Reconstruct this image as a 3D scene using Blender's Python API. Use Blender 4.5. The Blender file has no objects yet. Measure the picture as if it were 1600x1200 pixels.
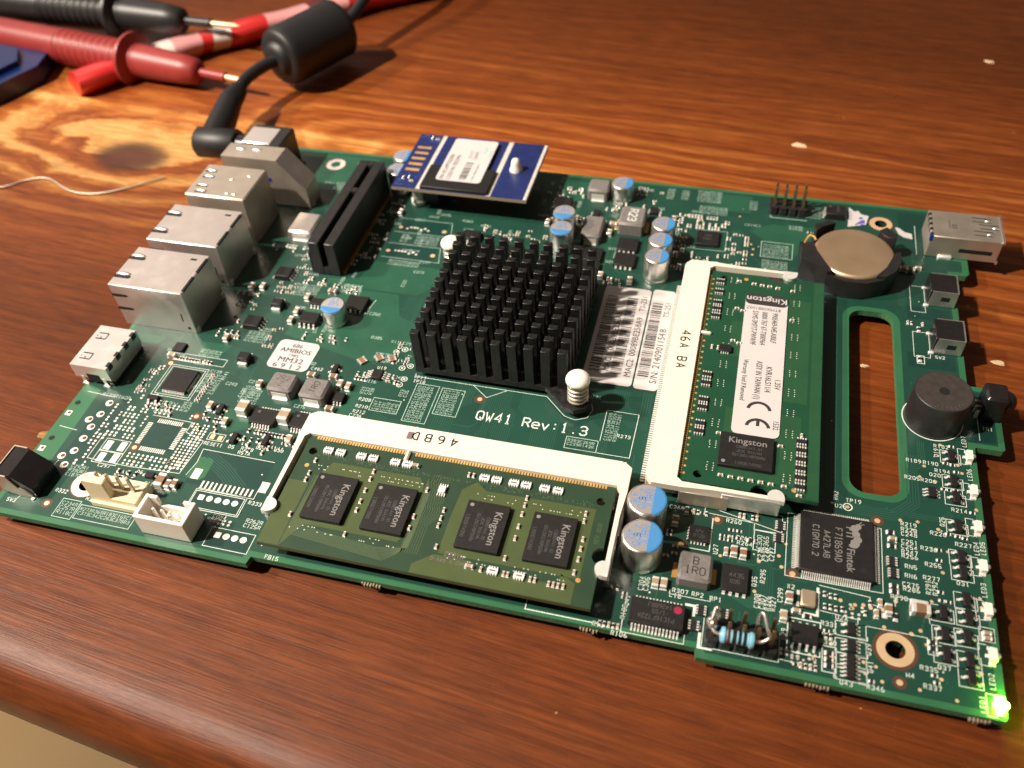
import bpy, bmesh, math, random
from mathutils import Matrix, Vector

# ---------------------------------------------------------------- set-up
# All measures below are millimetres; one Blender unit is one centimetre.
S = 0.1
R = random.Random(41)
scene = bpy.context.scene
COL = scene.collection
scene.unit_settings.system = 'METRIC'
scene.unit_settings.scale_length = 0.01

# ---------------------------------------------------------------- camera
cam_d = bpy.data.cameras.new('camera')
cam = bpy.data.objects.new('camera', cam_d)
COL.objects.link(cam)
RX = Vector((0.96738247, 0.24788792, -0.05217982))
RY = Vector((0.14701346, -0.71712429, -0.68126338))
RZ = Vector((-0.20629638, 0.65137112, -0.73017633))
CAM = Vector((-58.83845836, -76.64594858, 151.89518757))
m = Matrix((RX, -RY, -RZ)).transposed().to_4x4()
m.translation = CAM * S
cam.matrix_world = m
cam_d.sensor_width = 36.0
cam_d.lens = 1376.64 * 36.0 / 1600.0
cam_d.clip_start = 0.5
cam_d.clip_end = 2000.0
cam_d.dof.use_dof = True
cam_d.dof.focus_distance = 19.0
cam_d.dof.aperture_fstop = 0.165
cam_d.dof.aperture_blades = 0
scene.camera = cam

# ---------------------------------------------------------------- world and lamps (a room at night, lit by ceiling bulbs)
world = bpy.data.worlds.new('World')
scene.world = world
world.use_nodes = True
bg = world.node_tree.nodes['Background']
bg.inputs[0].default_value = (1.0, 0.80, 0.60, 1)
bg.inputs[1].default_value = 0.105


def lamp(name, kind, loc, target, power, colour, size):
    d = bpy.data.lights.new(name, kind)
    d.energy = power
    d.color = colour
    if kind == 'AREA':
        d.shape = 'DISK'
        d.size = size
    else:
        d.shadow_soft_size = size
    if kind == 'SPOT':
        d.spot_size = math.radians(33)
        d.spot_blend = 1.0
    o = bpy.data.objects.new(name, d)
    COL.objects.link(o)
    o.location = Vector(loc) * S
    v = (Vector(target) - Vector(loc))
    o.rotation_euler = v.to_track_quat('-Z', 'Y').to_euler()
    return o


# two bulbs of the shaded ceiling lamp, left and slightly in front of the board
lamp('ceiling_bulb', 'SPOT', (-700, -250, 860), (-185, 90, 0), 940000, (1.0, 0.88, 0.74), 2.4)
lamp('ceiling_bulb_second', 'SPOT', (-1000, -60, 760), (-185, 90, 0), 420000, (1.0, 0.88, 0.74), 2.4)
# the pale wall behind that lamp, which the metal and the varnish mirror
lamp('lit_wall', 'AREA', (-900, 760, 640), (-130, 80, 0), 10000, (1.0, 0.80, 0.70), 62.0)

# fill light added out of view, low beside the table, to brighten the floor
lamp('floor_fill', 'POINT', (-1050, -150, -180), (0, 0, 0), 150000, (1.0, 0.86, 0.66), 6.0)

scene.view_settings.view_transform = 'Standard'
scene.view_settings.look = 'None'
scene.view_settings.exposure = 0.0
scene.view_settings.gamma = 1.0
scene.view_settings.use_curve_mapping = False
scene.render.engine = 'CYCLES'
scene.cycles.max_bounces = 6
scene.cycles.caustics_reflective = False
scene.cycles.caustics_refractive = False
scene.cycles.use_denoising = True

TABLE_Z = -4.6

# ---------------------------------------------------------------- materials
MATS = {}


def mat(name, col, rough=0.5, metal=0.0, coat=0.0, noise=0.0, nscale=3.0, bump=0.0, bscale=20.0,
        spec=0.5, emit=None, trans=0.0, rvar=0.0, sub=0.0):
    """Principled material with optional procedural colour variation, roughness variation and fine relief."""
    mt = bpy.data.materials.new(name)
    mt.use_nodes = True
    nt = mt.node_tree
    b = nt.nodes['Principled BSDF']
    c = (*col, 1)
    b.inputs['Base Color'].default_value = c
    b.inputs['Roughness'].default_value = rough
    b.inputs['Metallic'].default_value = metal
    b.inputs['Coat Weight'].default_value = coat
    b.inputs['Coat Roughness'].default_value = 0.18
    b.inputs['Specular IOR Level'].default_value = spec
    b.inputs['Transmission Weight'].default_value = trans
    if sub:
        b.inputs['Subsurface Weight'].default_value = sub
        b.inputs['Subsurface Radius'].default_value = (0.12, 0.09, 0.06)
        b.inputs['Subsurface Scale'].default_value = 1.0
    if emit:
        b.inputs['Emission Color'].default_value = (*emit[0], 1)
        b.inputs['Emission Strength'].default_value = emit[1]
    if noise or bump or rvar:
        tc = nt.nodes.new('ShaderNodeTexCoord')
    if noise or rvar:
        n = nt.nodes.new('ShaderNodeTexNoise')
        n.inputs['Scale'].default_value = nscale
        n.inputs['Detail'].default_value = 6
        nt.links.new(tc.outputs['Object'], n.inputs['Vector'])
    if noise:
        hs = nt.nodes.new('ShaderNodeMapRange')
        hs.inputs['From Min'].default_value = 0.25
        hs.inputs['From Max'].default_value = 0.75
        hs.inputs['To Min'].default_value = 1.0 - noise
        hs.inputs['To Max'].default_value = 1.0 + noise
        nt.links.new(n.outputs['Fac'], hs.inputs['Value'])
        mx = nt.nodes.new('ShaderNodeVectorMath')
        mx.operation = 'SCALE'
        mx.inputs[0].default_value = col
        nt.links.new(hs.outputs[0], mx.inputs['Scale'])
        nt.links.new(mx.outputs[0], b.inputs['Base Color'])
    if rvar:
        rr = nt.nodes.new('ShaderNodeMapRange')
        rr.inputs['From Min'].default_value = 0.3
        rr.inputs['From Max'].default_value = 0.7
        rr.inputs['To Min'].default_value = max(0.03, rough - rvar)
        rr.inputs['To Max'].default_value = min(1, rough + rvar)
        nt.links.new(n.outputs['Fac'], rr.inputs['Value'])
        nt.links.new(rr.outputs[0], b.inputs['Roughness'])
    if bump:
        n2 = nt.nodes.new('ShaderNodeTexNoise')
        n2.inputs['Scale'].default_value = bscale
        n2.inputs['Detail'].default_value = 3
        nt.links.new(tc.outputs['Object'], n2.inputs['Vector'])
        bp = nt.nodes.new('ShaderNodeBump')
        bp.inputs['Strength'].default_value = bump
        bp.inputs['Distance'].default_value = 0.02
        nt.links.new(n2.outputs['Fac'], bp.inputs['Height'])
        nt.links.new(bp.outputs[0], b.inputs['Normal'])
    MATS[name] = mt
    return mt


mat('mask_edge', (0.028, 0.128, 0.060), 0.42, coat=0.3, noise=0.12, nscale=1.2, bump=0.05, bscale=30)
mat('mask_dark', (0.010, 0.054, 0.037), 0.40, coat=0.35, noise=0.16, nscale=0.9, bump=0.06, bscale=26)
mat('mask_pour', (0.016, 0.084, 0.050), 0.40, coat=0.35, noise=0.14, nscale=1.5, bump=0.05, bscale=30)
mat('mask_trace', (0.024, 0.090, 0.062), 0.40, coat=0.3)
mat('mask_void', (0.006, 0.040, 0.032), 0.40, coat=0.35, noise=0.1)
mat('laminate', (0.045, 0.14, 0.06), 0.75, noise=0.35, nscale=14, bump=0.3, bscale=60)
mat('silk', (0.66, 0.71, 0.66), 0.7, noise=0.12, nscale=8)
mat('silk_dim', (0.40, 0.54, 0.47), 0.7, noise=0.2, nscale=8)
mat('gold', (0.92, 0.66, 0.40), 0.48, 0.55, rvar=0.1)
mat('gold_dull', (0.80, 0.46, 0.15), 0.45, 0.6, rvar=0.1, noise=0.15)
mat('tin', (0.88, 0.86, 0.82), 0.38, 0.45, rvar=0.12, nscale=12)
mat('tin_pad', (0.88, 0.84, 0.78), 0.45, 0.5, rvar=0.15, nscale=10, noise=0.1)
mat('pin_dark', (0.36, 0.27, 0.16), 0.4, 0.9, noise=0.2)
mat('copper_ring', (0.10, 0.045, 0.03), 0.5, 0.1)
mat('chip_black', (0.015, 0.0135, 0.0138), 0.55, spec=0.3, noise=0.2, nscale=8, bump=0.12, bscale=90)
mat('chip_mark', (0.21, 0.20, 0.195), 0.6)
mat('chip_mark_dim', (0.075, 0.072, 0.072), 0.6)
mat('ceramic', (0.34, 0.25, 0.165), 0.45, noise=0.12, nscale=9)
mat('ceramic_brown', (0.23, 0.13, 0.08), 0.4, noise=0.12, nscale=9)
mat('ceramic_black', (0.02, 0.019, 0.02), 0.4)
mat('ivory', (0.74, 0.675, 0.575), 0.42, noise=0.04, nscale=1.0, sub=0.0, bump=0.03)
mat('cream', (0.80, 0.66, 0.42), 0.42, noise=0.05, nscale=2, bump=0.03)
mat('white_plastic', (0.82, 0.76, 0.68), 0.4, noise=0.05, nscale=2, bump=0.03)
mat('nylon', (0.83, 0.80, 0.72), 0.35, sub=0.3, noise=0.04)
mat('steel', (0.70, 0.65, 0.62), 0.38, 0.88, rvar=0.08, nscale=2.5, noise=0.06, bump=0.06, bscale=18)
mat('steel_dull', (0.52, 0.46, 0.39), 0.45, 0.75, rvar=0.06, nscale=2, noise=0.07, bump=0.05, bscale=12)
mat('steel_bright', (0.85, 0.81, 0.78), 0.36, 0.85, rvar=0.08, nscale=4)
mat('aluminium', (0.74, 0.72, 0.70), 0.36, 1.0, rvar=0.08, nscale=6, bump=0.05, bscale=40)
mat('cap_top', (0.70, 0.66, 0.66), 0.38, 0.7, rvar=0.05)
mat('blue_print', (0.06, 0.23, 0.50), 0.42)
mat('blue_ink', (0.10, 0.24, 0.55), 0.5)
mat('ink_black', (0.03, 0.028, 0.03), 0.6)
mat('ink_faded', (0.16, 0.12, 0.14), 0.6)
mat('ink_purple', (0.10, 0.08, 0.42), 0.6)
mat('ink_teal', (0.12, 0.45, 0.42), 0.6)
mat('paper', (0.56, 0.53, 0.535), 0.5, noise=0.03, coat=0.15, bump=0.05, bscale=8)
mat('paper_shade', (0.42, 0.37, 0.34), 0.55, noise=0.08)
mat('ferrite_grey', (0.17, 0.155, 0.15), 0.55, noise=0.2, nscale=14, bump=0.15, bscale=70)
mat('black_plastic', (0.018, 0.017, 0.018), 0.42, noise=0.2, nscale=5, bump=0.08, bscale=40)
mat('black_gloss', (0.014, 0.012, 0.013), 0.25, noise=0.2, nscale=5, bump=0.05, bscale=20)
mat('buzzer_top', (0.040, 0.033, 0.030), 0.6, noise=0.25, nscale=8, bump=0.15, bscale=60)
mat('anodised', (0.011, 0.0105, 0.0105), 0.42, 0.0, noise=0.6, nscale=9, bump=0.22, bscale=30, rvar=0.12)
mat('hole_dark', (0.004, 0.004, 0.004), 0.8)
mat('blue_plastic', (0.01, 0.03, 0.25), 0.4)
mat('dom_blue', (0.012, 0.022, 0.11), 0.42, coat=0.2, noise=0.2, nscale=3)
mat('dom_trace', (0.05, 0.08, 0.22), 0.4)
mat('dom_edge', (0.28, 0.22, 0.15), 0.7)
mat('module_green', (0.022, 0.050, 0.028), 0.40, coat=0.3, noise=0.12, nscale=2, bump=0.05)
mat('module_olive', (0.060, 0.084, 0.030), 0.42, coat=0.25, noise=0.1, nscale=2)
mat('module_trace', (0.080, 0.115, 0.060), 0.4, coat=0.2)
mat('module_jade', (0.010, 0.060, 0.030), 0.40, coat=0.3, noise=0.1, nscale=2, bump=0.05)
mat('module_jade_pour', (0.018, 0.076, 0.034), 0.40, coat=0.3, noise=0.1, nscale=2)
mat('via', (0.85, 0.83, 0.74), 0.4, 0.4)
mat('resnet_white', (0.74, 0.72, 0.70), 0.5, noise=0.05)
mat('cell_top', (0.78, 0.56, 0.36), 0.42, 0.85, rvar=0.05, nscale=1.5)
mat('crystal_gold', (0.80, 0.64, 0.46), 0.42, 0.8, rvar=0.06)
mat('led_white', (0.84, 0.80, 0.70), 0.4)
mat('lens', (0.80, 0.82, 0.80), 0.12, trans=0.6)
mat('led_lit', (0.9, 1.0, 0.5), 0.4, emit=((0.36, 1.0, 0.02), 120.0))
mat('led_lit_core', (1.0, 1.0, 0.8), 0.3, emit=((0.42, 1.0, 0.03), 620.0))
mat('resistor_blue', (0.22, 0.52, 0.68), 0.35, noise=0.04, coat=0.3)
mat('band_black', (0.015, 0.013, 0.013), 0.35, coat=0.3)
mat('band_brown', (0.12, 0.03, 0.015), 0.35, coat=0.3)
mat('paint_dot', (0.30, 0.018, 0.055), 0.5, noise=0.1)
mat('rubber', (0.011, 0.011, 0.012), 0.5, noise=0.15, nscale=1.2, bump=0.05, bscale=10)
mat('red_plastic', (0.27, 0.030, 0.028), 0.42, noise=0.08, nscale=1.0, bump=0.04, bscale=8)
mat('strap_red', (0.50, 0.02, 0.02), 0.35, coat=0.3)
mat('strap_pink', (0.62, 0.28, 0.28), 0.35, coat=0.3)
mat('strap_white', (0.62, 0.54, 0.50), 0.4, coat=0.3)
mat('strap_dark', (0.10, 0.018, 0.02), 0.4, coat=0.3)
mat('case_blue', (0.002, 0.014, 0.085), 0.3, noise=0.1)
mat('wood_chip', (0.72, 0.52, 0.32), 0.8, noise=0.1, nscale=8)
mat('floor_tile', (0.60, 0.41, 0.22), 0.5, noise=0.1, nscale=0.03)
mat('glue', (0.72, 0.68, 0.58), 0.3, sub=0.2, noise=0.1)
M = MATS


def wood_material():
    mt = bpy.data.materials.new('varnished_wood')
    mt.use_nodes = True
    nt = mt.node_tree
    N = nt.nodes
    L = nt.links
    b = N['Principled BSDF']
    tc = N.new('ShaderNodeTexCoord')

    def math_(op, a, b_=None, c_=None):
        n = N.new('ShaderNodeMath')
        n.operation = op
        for i, v in enumerate((a, b_, c_)):
            if v is None:
                continue
            if isinstance(v, (int, float)):
                n.inputs[i].default_value = v
            else:
                L.new(v, n.inputs[i])
        return n.outputs[0]

    mp = N.new('ShaderNodeMapping')
    mp.inputs['Rotation'].default_value = (0, 0, math.radians(5.5))
    L.new(tc.outputs['Object'], mp.inputs['Vector'])
    sep = N.new('ShaderNodeSeparateXYZ')
    L.new(mp.outputs[0], sep.inputs[0])
    x, y = sep.outputs[0], sep.outputs[1]

    def noise(sx, sy, scale, detail=4, off=0.0, rough=0.55):
        cb = N.new('ShaderNodeCombineXYZ')
        L.new(math_('MULTIPLY', x, sx), cb.inputs[0])
        L.new(math_('MULTIPLY', y, sy), cb.inputs[1])
        cb.inputs[2].default_value = off
        n = N.new('ShaderNodeTexNoise')
        n.inputs['Scale'].default_value = scale
        n.inputs['Detail'].default_value = detail
        n.inputs['Roughness'].default_value = rough
        L.new(cb.outputs[0], n.inputs['Vector'])
        return n.outputs['Fac']

    # growth rings: the coordinate across the grain, pushed aside round the knots
    warp = noise(0.03, 0.22, 1.0, 3, 0.0)
    ring = math_('ADD', y, math_('MULTIPLY', math_('SUBTRACT', warp, 0.5), 4.6))
    knots = [(-25.37, 13.79, 2.4, 1.5, 6.5), (-58, 33, 2.5, 1.8, 4.0), (14, -30, 2.2, 1.6, 4.0)]
    near = None
    core = None
    ca, sa = math.cos(math.radians(5.5)), math.sin(math.radians(5.5))
    for kx, ky, rx, ry, push in knots:
        px, py = kx * ca - ky * sa, kx * sa + ky * ca
        dx = math_('SUBTRACT', x, px)
        dy = math_('SUBTRACT', y, py)
        e = math_('ADD', math_('POWER', math_('DIVIDE', dx, rx * 2.9), 2.0), math_('POWER', math_('DIVIDE', dy, ry * 2.3), 2.0))
        g = math_('POWER', 2.718, math_('MULTIPLY', e, -1.0))
        ring = math_('ADD', ring, math_('MULTIPLY', g, push))
        e2 = math_('ADD', math_('POWER', math_('DIVIDE', dx, rx * 0.56), 2.0), math_('POWER', math_('DIVIDE', dy, ry * 0.58), 2.0))
        g2 = math_('POWER', 2.718, math_('MULTIPLY', math_('POWER', e2, 3.0), -1.0))
        wide = math_('ADD', math_('POWER', math_('DIVIDE', math_('ADD', dx, 1.6), rx * 3.3), 2.0), math_('POWER', math_('DIVIDE', dy, ry * 1.9), 2.0))
        g3 = math_('POWER', 2.718, math_('MULTIPLY', wide, -1.0))
        near = g3 if near is None else math_('MAXIMUM', near, g3)
        core = g2 if core is None else math_('MAXIMUM', core, g2)
    swirl = noise(0.35, 0.5, 1.0, 4, 7.3)
    rag = noise(0.9, 2.4, 1.0, 5, 8.8, 0.7)
    ring2 = math_('ADD', ring, math_('MULTIPLY', math_('MULTIPLY_ADD', math_('SUBTRACT', swirl, 0.5), 4.6, math_('MULTIPLY', math_('SUBTRACT', rag, 0.5), 1.5)), near))
    fine = noise(0.05, 3.2, 1.0, 5, 3.1, 0.65)
    fibre = noise(0.35, 22.0, 1.0, 4, 5.0, 0.7)
    s = math_('ADD', math_('MULTIPLY', math_('SINE', math_('MULTIPLY', ring2, 8.6)), 0.5), 0.5)
    sh = math_('ADD', math_('MULTIPLY', math_('SINE', math_('MULTIPLY', ring2, 21.0)), 0.5), 0.5)
    s2 = math_('ADD', math_('MULTIPLY', math_('SINE', math_('MULTIPLY', ring2, 2.5)), 0.5), 0.5)
    patch = noise(0.05, 0.42, 1.0, 4, 1.7)
    # the plank with the knot is streaky along its middle and plain elsewhere
    mid = math_('DIVIDE', math_('SUBTRACT', math_('ADD', y, math_('MULTIPLY', math_('SUBTRACT', warp, 0.5), 2.0)), 14.5), 5.2)
    mid = math_('POWER', 2.718, math_('MULTIPLY', math_('POWER', mid, 2.0), -1.0))
    streak = math_('MULTIPLY', math_('MULTIPLY_ADD', math_('POWER', s, 2.5), 0.8, math_('MULTIPLY', math_('POWER', sh, 2.0), 0.45)), fine)
    streak = math_('MULTIPLY', streak, math_('MULTIPLY_ADD', mid, 0.85, math_('MAXIMUM', math_('MULTIPLY_ADD', patch, 0.8, -0.30), 0.05)))
    edge_n = math_('MULTIPLY_ADD', math_('POWER', s2, 1.2), 0.95, math_('MULTIPLY_ADD', swirl, 1.5, math_('MULTIPLY_ADD', rag, 0.7, -1.22)))
    bare = math_('MULTIPLY', near, math_('MAXIMUM', edge_n, 0.0))
    bare = math_('MULTIPLY', bare, 1.12)
    tone = math_('ADD', math_('MULTIPLY_ADD', streak, 0.62, math_('MULTIPLY_ADD', fine, 0.30, -0.02)), bare)
    # one bare streak runs along the grain behind the board
    band = math_('SUBTRACT', y, 13.9)
    band = math_('POWER', 2.718, math_('MULTIPLY', math_('POWER', math_('DIVIDE', math_('ADD', band, math_('MULTIPLY', math_('SUBTRACT', warp, 0.5), 1.0)), 0.30), 2.0), -1.0))
    tone = math_('ADD', tone, math_('MULTIPLY', math_('MULTIPLY', math_('MULTIPLY', band, math_('LESS_THAN', x, -1.6)), fine), 1.0))
    # small chipped spots in the varnish
    vor = N.new('ShaderNodeTexVoronoi')
    vor.inputs['Scale'].default_value = 0.36
    vor.inputs['Randomness'].default_value = 1.0
    cbv = N.new('ShaderNodeCombineXYZ')
    L.new(math_('MULTIPLY', x, 0.8), cbv.inputs[0])
    L.new(math_('MULTIPLY', y, 1.6), cbv.inputs[1])
    L.new(cbv.outputs[0], vor.inputs['Vector'])
    vs = N.new('ShaderNodeSeparateColor')
    L.new(vor.outputs['Color'], vs.inputs[0])
    rad = math_('MULTIPLY', math_('POWER', vs.outputs[0], 6.0), 0.10)
    wob = noise(2.5, 2.5, 1.0, 3, 4.4)
    spot = math_('LESS_THAN', math_('ADD', vor.outputs['Distance'], math_('MULTIPLY', math_('SUBTRACT', wob, 0.5), 0.12)), rad)
    tone = math_('MAXIMUM', tone, math_('MULTIPLY', spot, 0.95))
    vd = N.new('ShaderNodeTexVoronoi')
    vd.inputs['Scale'].default_value = 1.15
    L.new(tc.outputs['Object'], vd.inputs['Vector'])
    vdc = N.new('ShaderNodeSeparateColor')
    L.new(vd.outputs['Color'], vdc.inputs[0])
    speck = math_('LESS_THAN', vd.outputs['Distance'], math_('MULTIPLY', math_('POWER', vdc.outputs[1], 5.0), 0.055))
    tone = math_('MAXIMUM', tone, math_('MULTIPLY', speck, 0.8))
    # faint scratches across the grain
    scr = noise(1.6, 0.22, 1.0, 2, 12.0)
    scr = math_('LESS_THAN', math_('ABSOLUTE', math_('SUBTRACT', scr, 0.5)), 0.0022)
    tone = math_('ADD', tone, math_('MULTIPLY', scr, 0.04))
    cr = N.new('ShaderNodeValToRGB')
    r = cr.color_ramp
    r.elements[0].position = 0.0
    r.elements[0].color = (0.150, 0.030, 0.0060, 1)
    r.elements[1].position = 1.0
    r.elements[1].color = (0.62, 0.33, 0.11, 1)
    e = r.elements.new(0.25)
    e.color = (0.275, 0.068, 0.0140, 1)
    e = r.elements.new(0.55)
    e.color = (0.42, 0.145, 0.030, 1)
    e = r.elements.new(0.78)
    e.color = (0.52, 0.235, 0.065, 1)
    L.new(tone, cr.inputs[0])
    # dark fibres and broad stain variation
    big = noise(0.03, 0.09, 1.0, 3, 9.0)
    short = noise(0.85, 7.5, 1.0, 3, 15.0, 0.6)
    mulv = math_('MULTIPLY', math_('MULTIPLY', math_('MULTIPLY_ADD', fibre, 0.70, 0.26), math_('MULTIPLY_ADD', short, 1.5, 0.25)), math_('MULTIPLY_ADD', big, 1.3, math_('MULTIPLY_ADD', mid, 0.62, 0.20)))
    vm = N.new('ShaderNodeVectorMath')
    vm.operation = 'SCALE'
    L.new(cr.outputs[0], vm.inputs[0])
    L.new(mulv, vm.inputs['Scale'])
    mx = N.new('ShaderNodeMix')
    mx.data_type = 'RGBA'
    L.new(math_('MULTIPLY', core, 0.97), mx.inputs['Factor'])
    L.new(vm.outputs[0], mx.inputs[6])
    kc = N.new('ShaderNodeValToRGB')
    kc.color_ramp.elements[0].color = (0.014, 0.010, 0.008, 1)
    kc.color_ramp.elements[1].color = (0.075, 0.026, 0.016, 1)
    kn = noise(0.8, 1.2, 1.0, 4, 2.2)
    L.new(math_('MULTIPLY', math_('POWER', core, 5.0), kn), kc.inputs[0])
    kc.color_ramp.elements[1].position = 0.55
    L.new(kc.outputs[0], mx.inputs[7])
    L.new(mx.outputs[2], b.inputs['Base Color'])
    sm = noise(0.12, 0.2, 1.0, 5, 6.0)
    L.new(math_('MULTIPLY_ADD', sm, 0.22, math_('MULTIPLY_ADD', fibre, 0.10, 0.27)), b.inputs['Roughness'])
    b.inputs['Specular IOR Level'].default_value = 0.26
    bp = N.new('ShaderNodeBump')
    bp.inputs['Strength'].default_value = 0.35
    bp.inputs['Distance'].default_value = 0.05
    L.new(math_('ADD', math_('MULTIPLY', fibre, 0.5), math_('SUBTRACT', math_('MULTIPLY', fine, 0.8), math_('MULTIPLY', spot, 0.8))), bp.inputs['Height'])
    L.new(bp.outputs[0], b.inputs['Normal'])
    MATS['wood'] = mt


wood_material()


# ---------------------------------------------------------------- mesh helpers
class MB:
    """Collects faces (mm) with a material index each; build() links them as ONE mesh object."""

    def __init__(self):
        self.v = []
        self.f = []
        self.m = []

    def face(self, pts, m=0):
        i = len(self.v)
        self.v.extend([tuple(p) for p in pts])
        self.f.append(tuple(range(i, i + len(pts))))
        self.m.append(m)

    def rings(self, rings, m=0, cap0=True, cap1=True, closed=True):
        """Skin a list of equally long point rings."""
        i0 = len(self.v)
        n = len(rings[0])
        for r in rings:
            self.v.extend([tuple(p) for p in r])
        for k in range(len(rings) - 1):
            for j in range(n if closed else n - 1):
                a = i0 + k * n + j
                b = i0 + k * n + (j + 1) % n
                self.f.append((a, b, b + n, a + n))
                self.m.append(m)
        if cap0:
            self.f.append(tuple(i0 + j for j in reversed(range(n))))
            self.m.append(m)
        if cap1:
            o = i0 + (len(rings) - 1) * n
            self.f.append(tuple(o + j for j in range(n)))
            self.m.append(m)

    def box(self, x0, x1, y0, y1, z0, z1, m=0, bev=0.0, taper=0.0):
        """Axis-aligned box; bev chamfers the upright and top edges, taper draws the top in."""
        if bev <= 0:
            t = taper
            a = [(x0, y0, z0), (x1, y0, z0), (x1, y1, z0), (x0, y1, z0)]
            b = [(x0 + t, y0 + t, z1), (x1 - t, y0 + t, z1), (x1 - t, y1 - t, z1), (x0 + t, y1 - t, z1)]
            self.rings([a, b], m)
            return

        def oct_(d, z, c):
            return [(x0 + d + c, y0 + d, z), (x1 - d - c, y0 + d, z), (x1 - d, y0 + d + c, z), (x1 - d, y1 - d - c, z),
                    (x1 - d - c, y1 - d, z), (x0 + d + c, y1 - d, z), (x0 + d, y1 - d - c, z), (x0 + d, y0 + d + c, z)]
        self.rings([oct_(0, z0, bev), oct_(taper, z1 - bev, bev), oct_(taper + bev, z1, bev * 0.4)], m)

    def prism(self, poly, z0, z1, m=0):
        self.rings([[(x, y, z0) for x, y in poly], [(x, y, z1) for x, y in poly]], m)

    def prism_y(self, poly, y0, y1, m=0):
        """Outline in x,z drawn out along y."""
        self.rings([[(x, y1, z) for x, z in poly], [(x, y0, z) for x, z in poly]], m)

    def cyl(self, cx, cy, z0, z1, r, n=24, m=0, r1=None):
        r1 = r if r1 is None else r1
        self.rings([ring(cx, cy, z0, r, n), ring(cx, cy, z1, r1, n)], m)

    def lathe(self, cx, cy, prof, n=28, m=0, cap0=True, cap1=True):
        self.rings([ring(cx, cy, z, r, n) for r, z in prof], m, cap0, cap1)

    def disc(self, cx, cy, z, r, n=16, m=0, ry=None):
        ry = ry or r
        self.face([(cx + r * math.cos(2 * math.pi * i / n), cy + ry * math.sin(2 * math.pi * i / n), z) for i in range(n)], m)

    def annulus(self, cx, cy, z, r0, r1, n=28, m=0):
        for i in range(n):
            a, b = 2 * math.pi * i / n, 2 * math.pi * (i + 1) / n
            self.face([(cx + r0 * math.cos(a), cy + r0 * math.sin(a), z), (cx + r1 * math.cos(a), cy + r1 * math.sin(a), z),
                       (cx + r1 * math.cos(b), cy + r1 * math.sin(b), z), (cx + r0 * math.cos(b), cy + r0 * math.sin(b), z)], m)

    def rect(self, x0, x1, y0, y1, z, m=0):
        self.face([(x0, y0, z), (x1, y0, z), (x1, y1, z), (x0, y1, z)], m)

    def line(self, pts, w, z, m=0, closed=False):
        """Flat mitred ribbon along 2D points."""
        P = [Vector(p) for p in pts]
        n = len(P)
        left, right = [], []
        for i in range(n):
            a = P[i - 1] if (i > 0 or closed) else None
            c = P[(i + 1) % n] if (i < n - 1 or closed) else None
            d0 = (P[i] - a).normalized() if a is not None and (P[i] - a).length > 1e-9 else None
            d1 = (c - P[i]).normalized() if c is not None and (c - P[i]).length > 1e-9 else None
            if d0 is None:
                d0 = d1
            if d1 is None:
                d1 = d0
            n0 = Vector((-d0.y, d0.x))
            n1 = Vector((-d1.y, d1.x))
            mt = n0 + n1
            if mt.length < 1e-6:
                mt = n0
            mt.normalize()
            k = w * 0.5 / max(0.35, mt.dot(n0))
            left.append(P[i] + mt * k)
            right.append(P[i] - mt * k)
        for i in range(n if closed else n - 1):
            j = (i + 1) % n
            self.face([(right[i].x, right[i].y, z), (right[j].x, right[j].y, z), (left[j].x, left[j].y, z), (left[i].x, left[i].y, z)], m)

    def tube(self, pts, r, n=12, m=0, cap=True):
        """Round tube along 3D points; r is a number or one radius per point."""
        P = [Vector(p) for p in pts]
        rr = r if isinstance(r, (list, tuple)) else [r] * len(P)
        rings_ = []
        up = None
        for i, p in enumerate(P):
            t = (P[min(i + 1, len(P) - 1)] - P[max(i - 1, 0)]).normalized()
            if up is None:
                up = Vector((0, 0, 1)) if abs(t.z) < 0.9 else Vector((1, 0, 0))
            u = up - t * up.dot(t)
            u.normalize()
            w = t.cross(u)
            up = u
            rings_.append([p + (u * math.cos(2 * math.pi * k / n) + w * math.sin(2 * math.pi * k / n)) * rr[i] for k in range(n)])
        self.rings(rings_, m, cap, cap)

    def add(self, other, mtx=None, dm=0):
        i = len(self.v)
        for p in other.v:
            q = mtx @ Vector(p) if mtx is not None else p
            self.v.append(tuple(q))
        self.f.extend([tuple(i + k for k in f) for f in other.f])
        self.m.extend([k + dm for k in other.m])

    def mesh(self, name, mats, angle=38.0):
        me = bpy.data.meshes.new(name)
        me.from_pydata([(x * S, y * S, z * S) for x, y, z in self.v], [], self.f)
        for k in (mats if isinstance(mats, (list, tuple)) else [mats]):
            me.materials.append(M[k])
        me.polygons.foreach_set('material_index', self.m)
        me.shade_smooth()
        me.set_sharp_from_angle(angle=math.radians(angle))
        me.update()
        return me

    def build(self, name, mats, parent=None, loc=(0, 0, 0), rz=0.0, kind=None, angle=38.0):
        return link(name, self.mesh(name, mats, angle), parent, loc, rz, kind)


def ring(cx, cy, z, r, n):
    return [(cx + r * math.cos(2 * math.pi * i / n), cy + r * math.sin(2 * math.pi * i / n), z) for i in range(n)]


def link(name, data, parent=None, loc=(0, 0, 0), rz=0.0, kind=None):
    o = bpy.data.objects.new(name, data)
    COL.objects.link(o)
    o.parent = parent
    o.location = Vector(loc) * S
    o.rotation_euler = (0, 0, math.radians(rz))
    if kind:
        o['kind'] = kind
    return o


def thing(name, label, cat, loc=(0, 0, 0), rz=0.0, group=None):
    o = link(name, None, None, loc, rz)
    o.empty_display_size = 0.5
    return tag(o, label, cat, group)


def tag(o, label, cat, group=None):
    o['label'] = label
    o['category'] = cat
    if group:
        o['group'] = group
    return o


CACHE = {}


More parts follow.
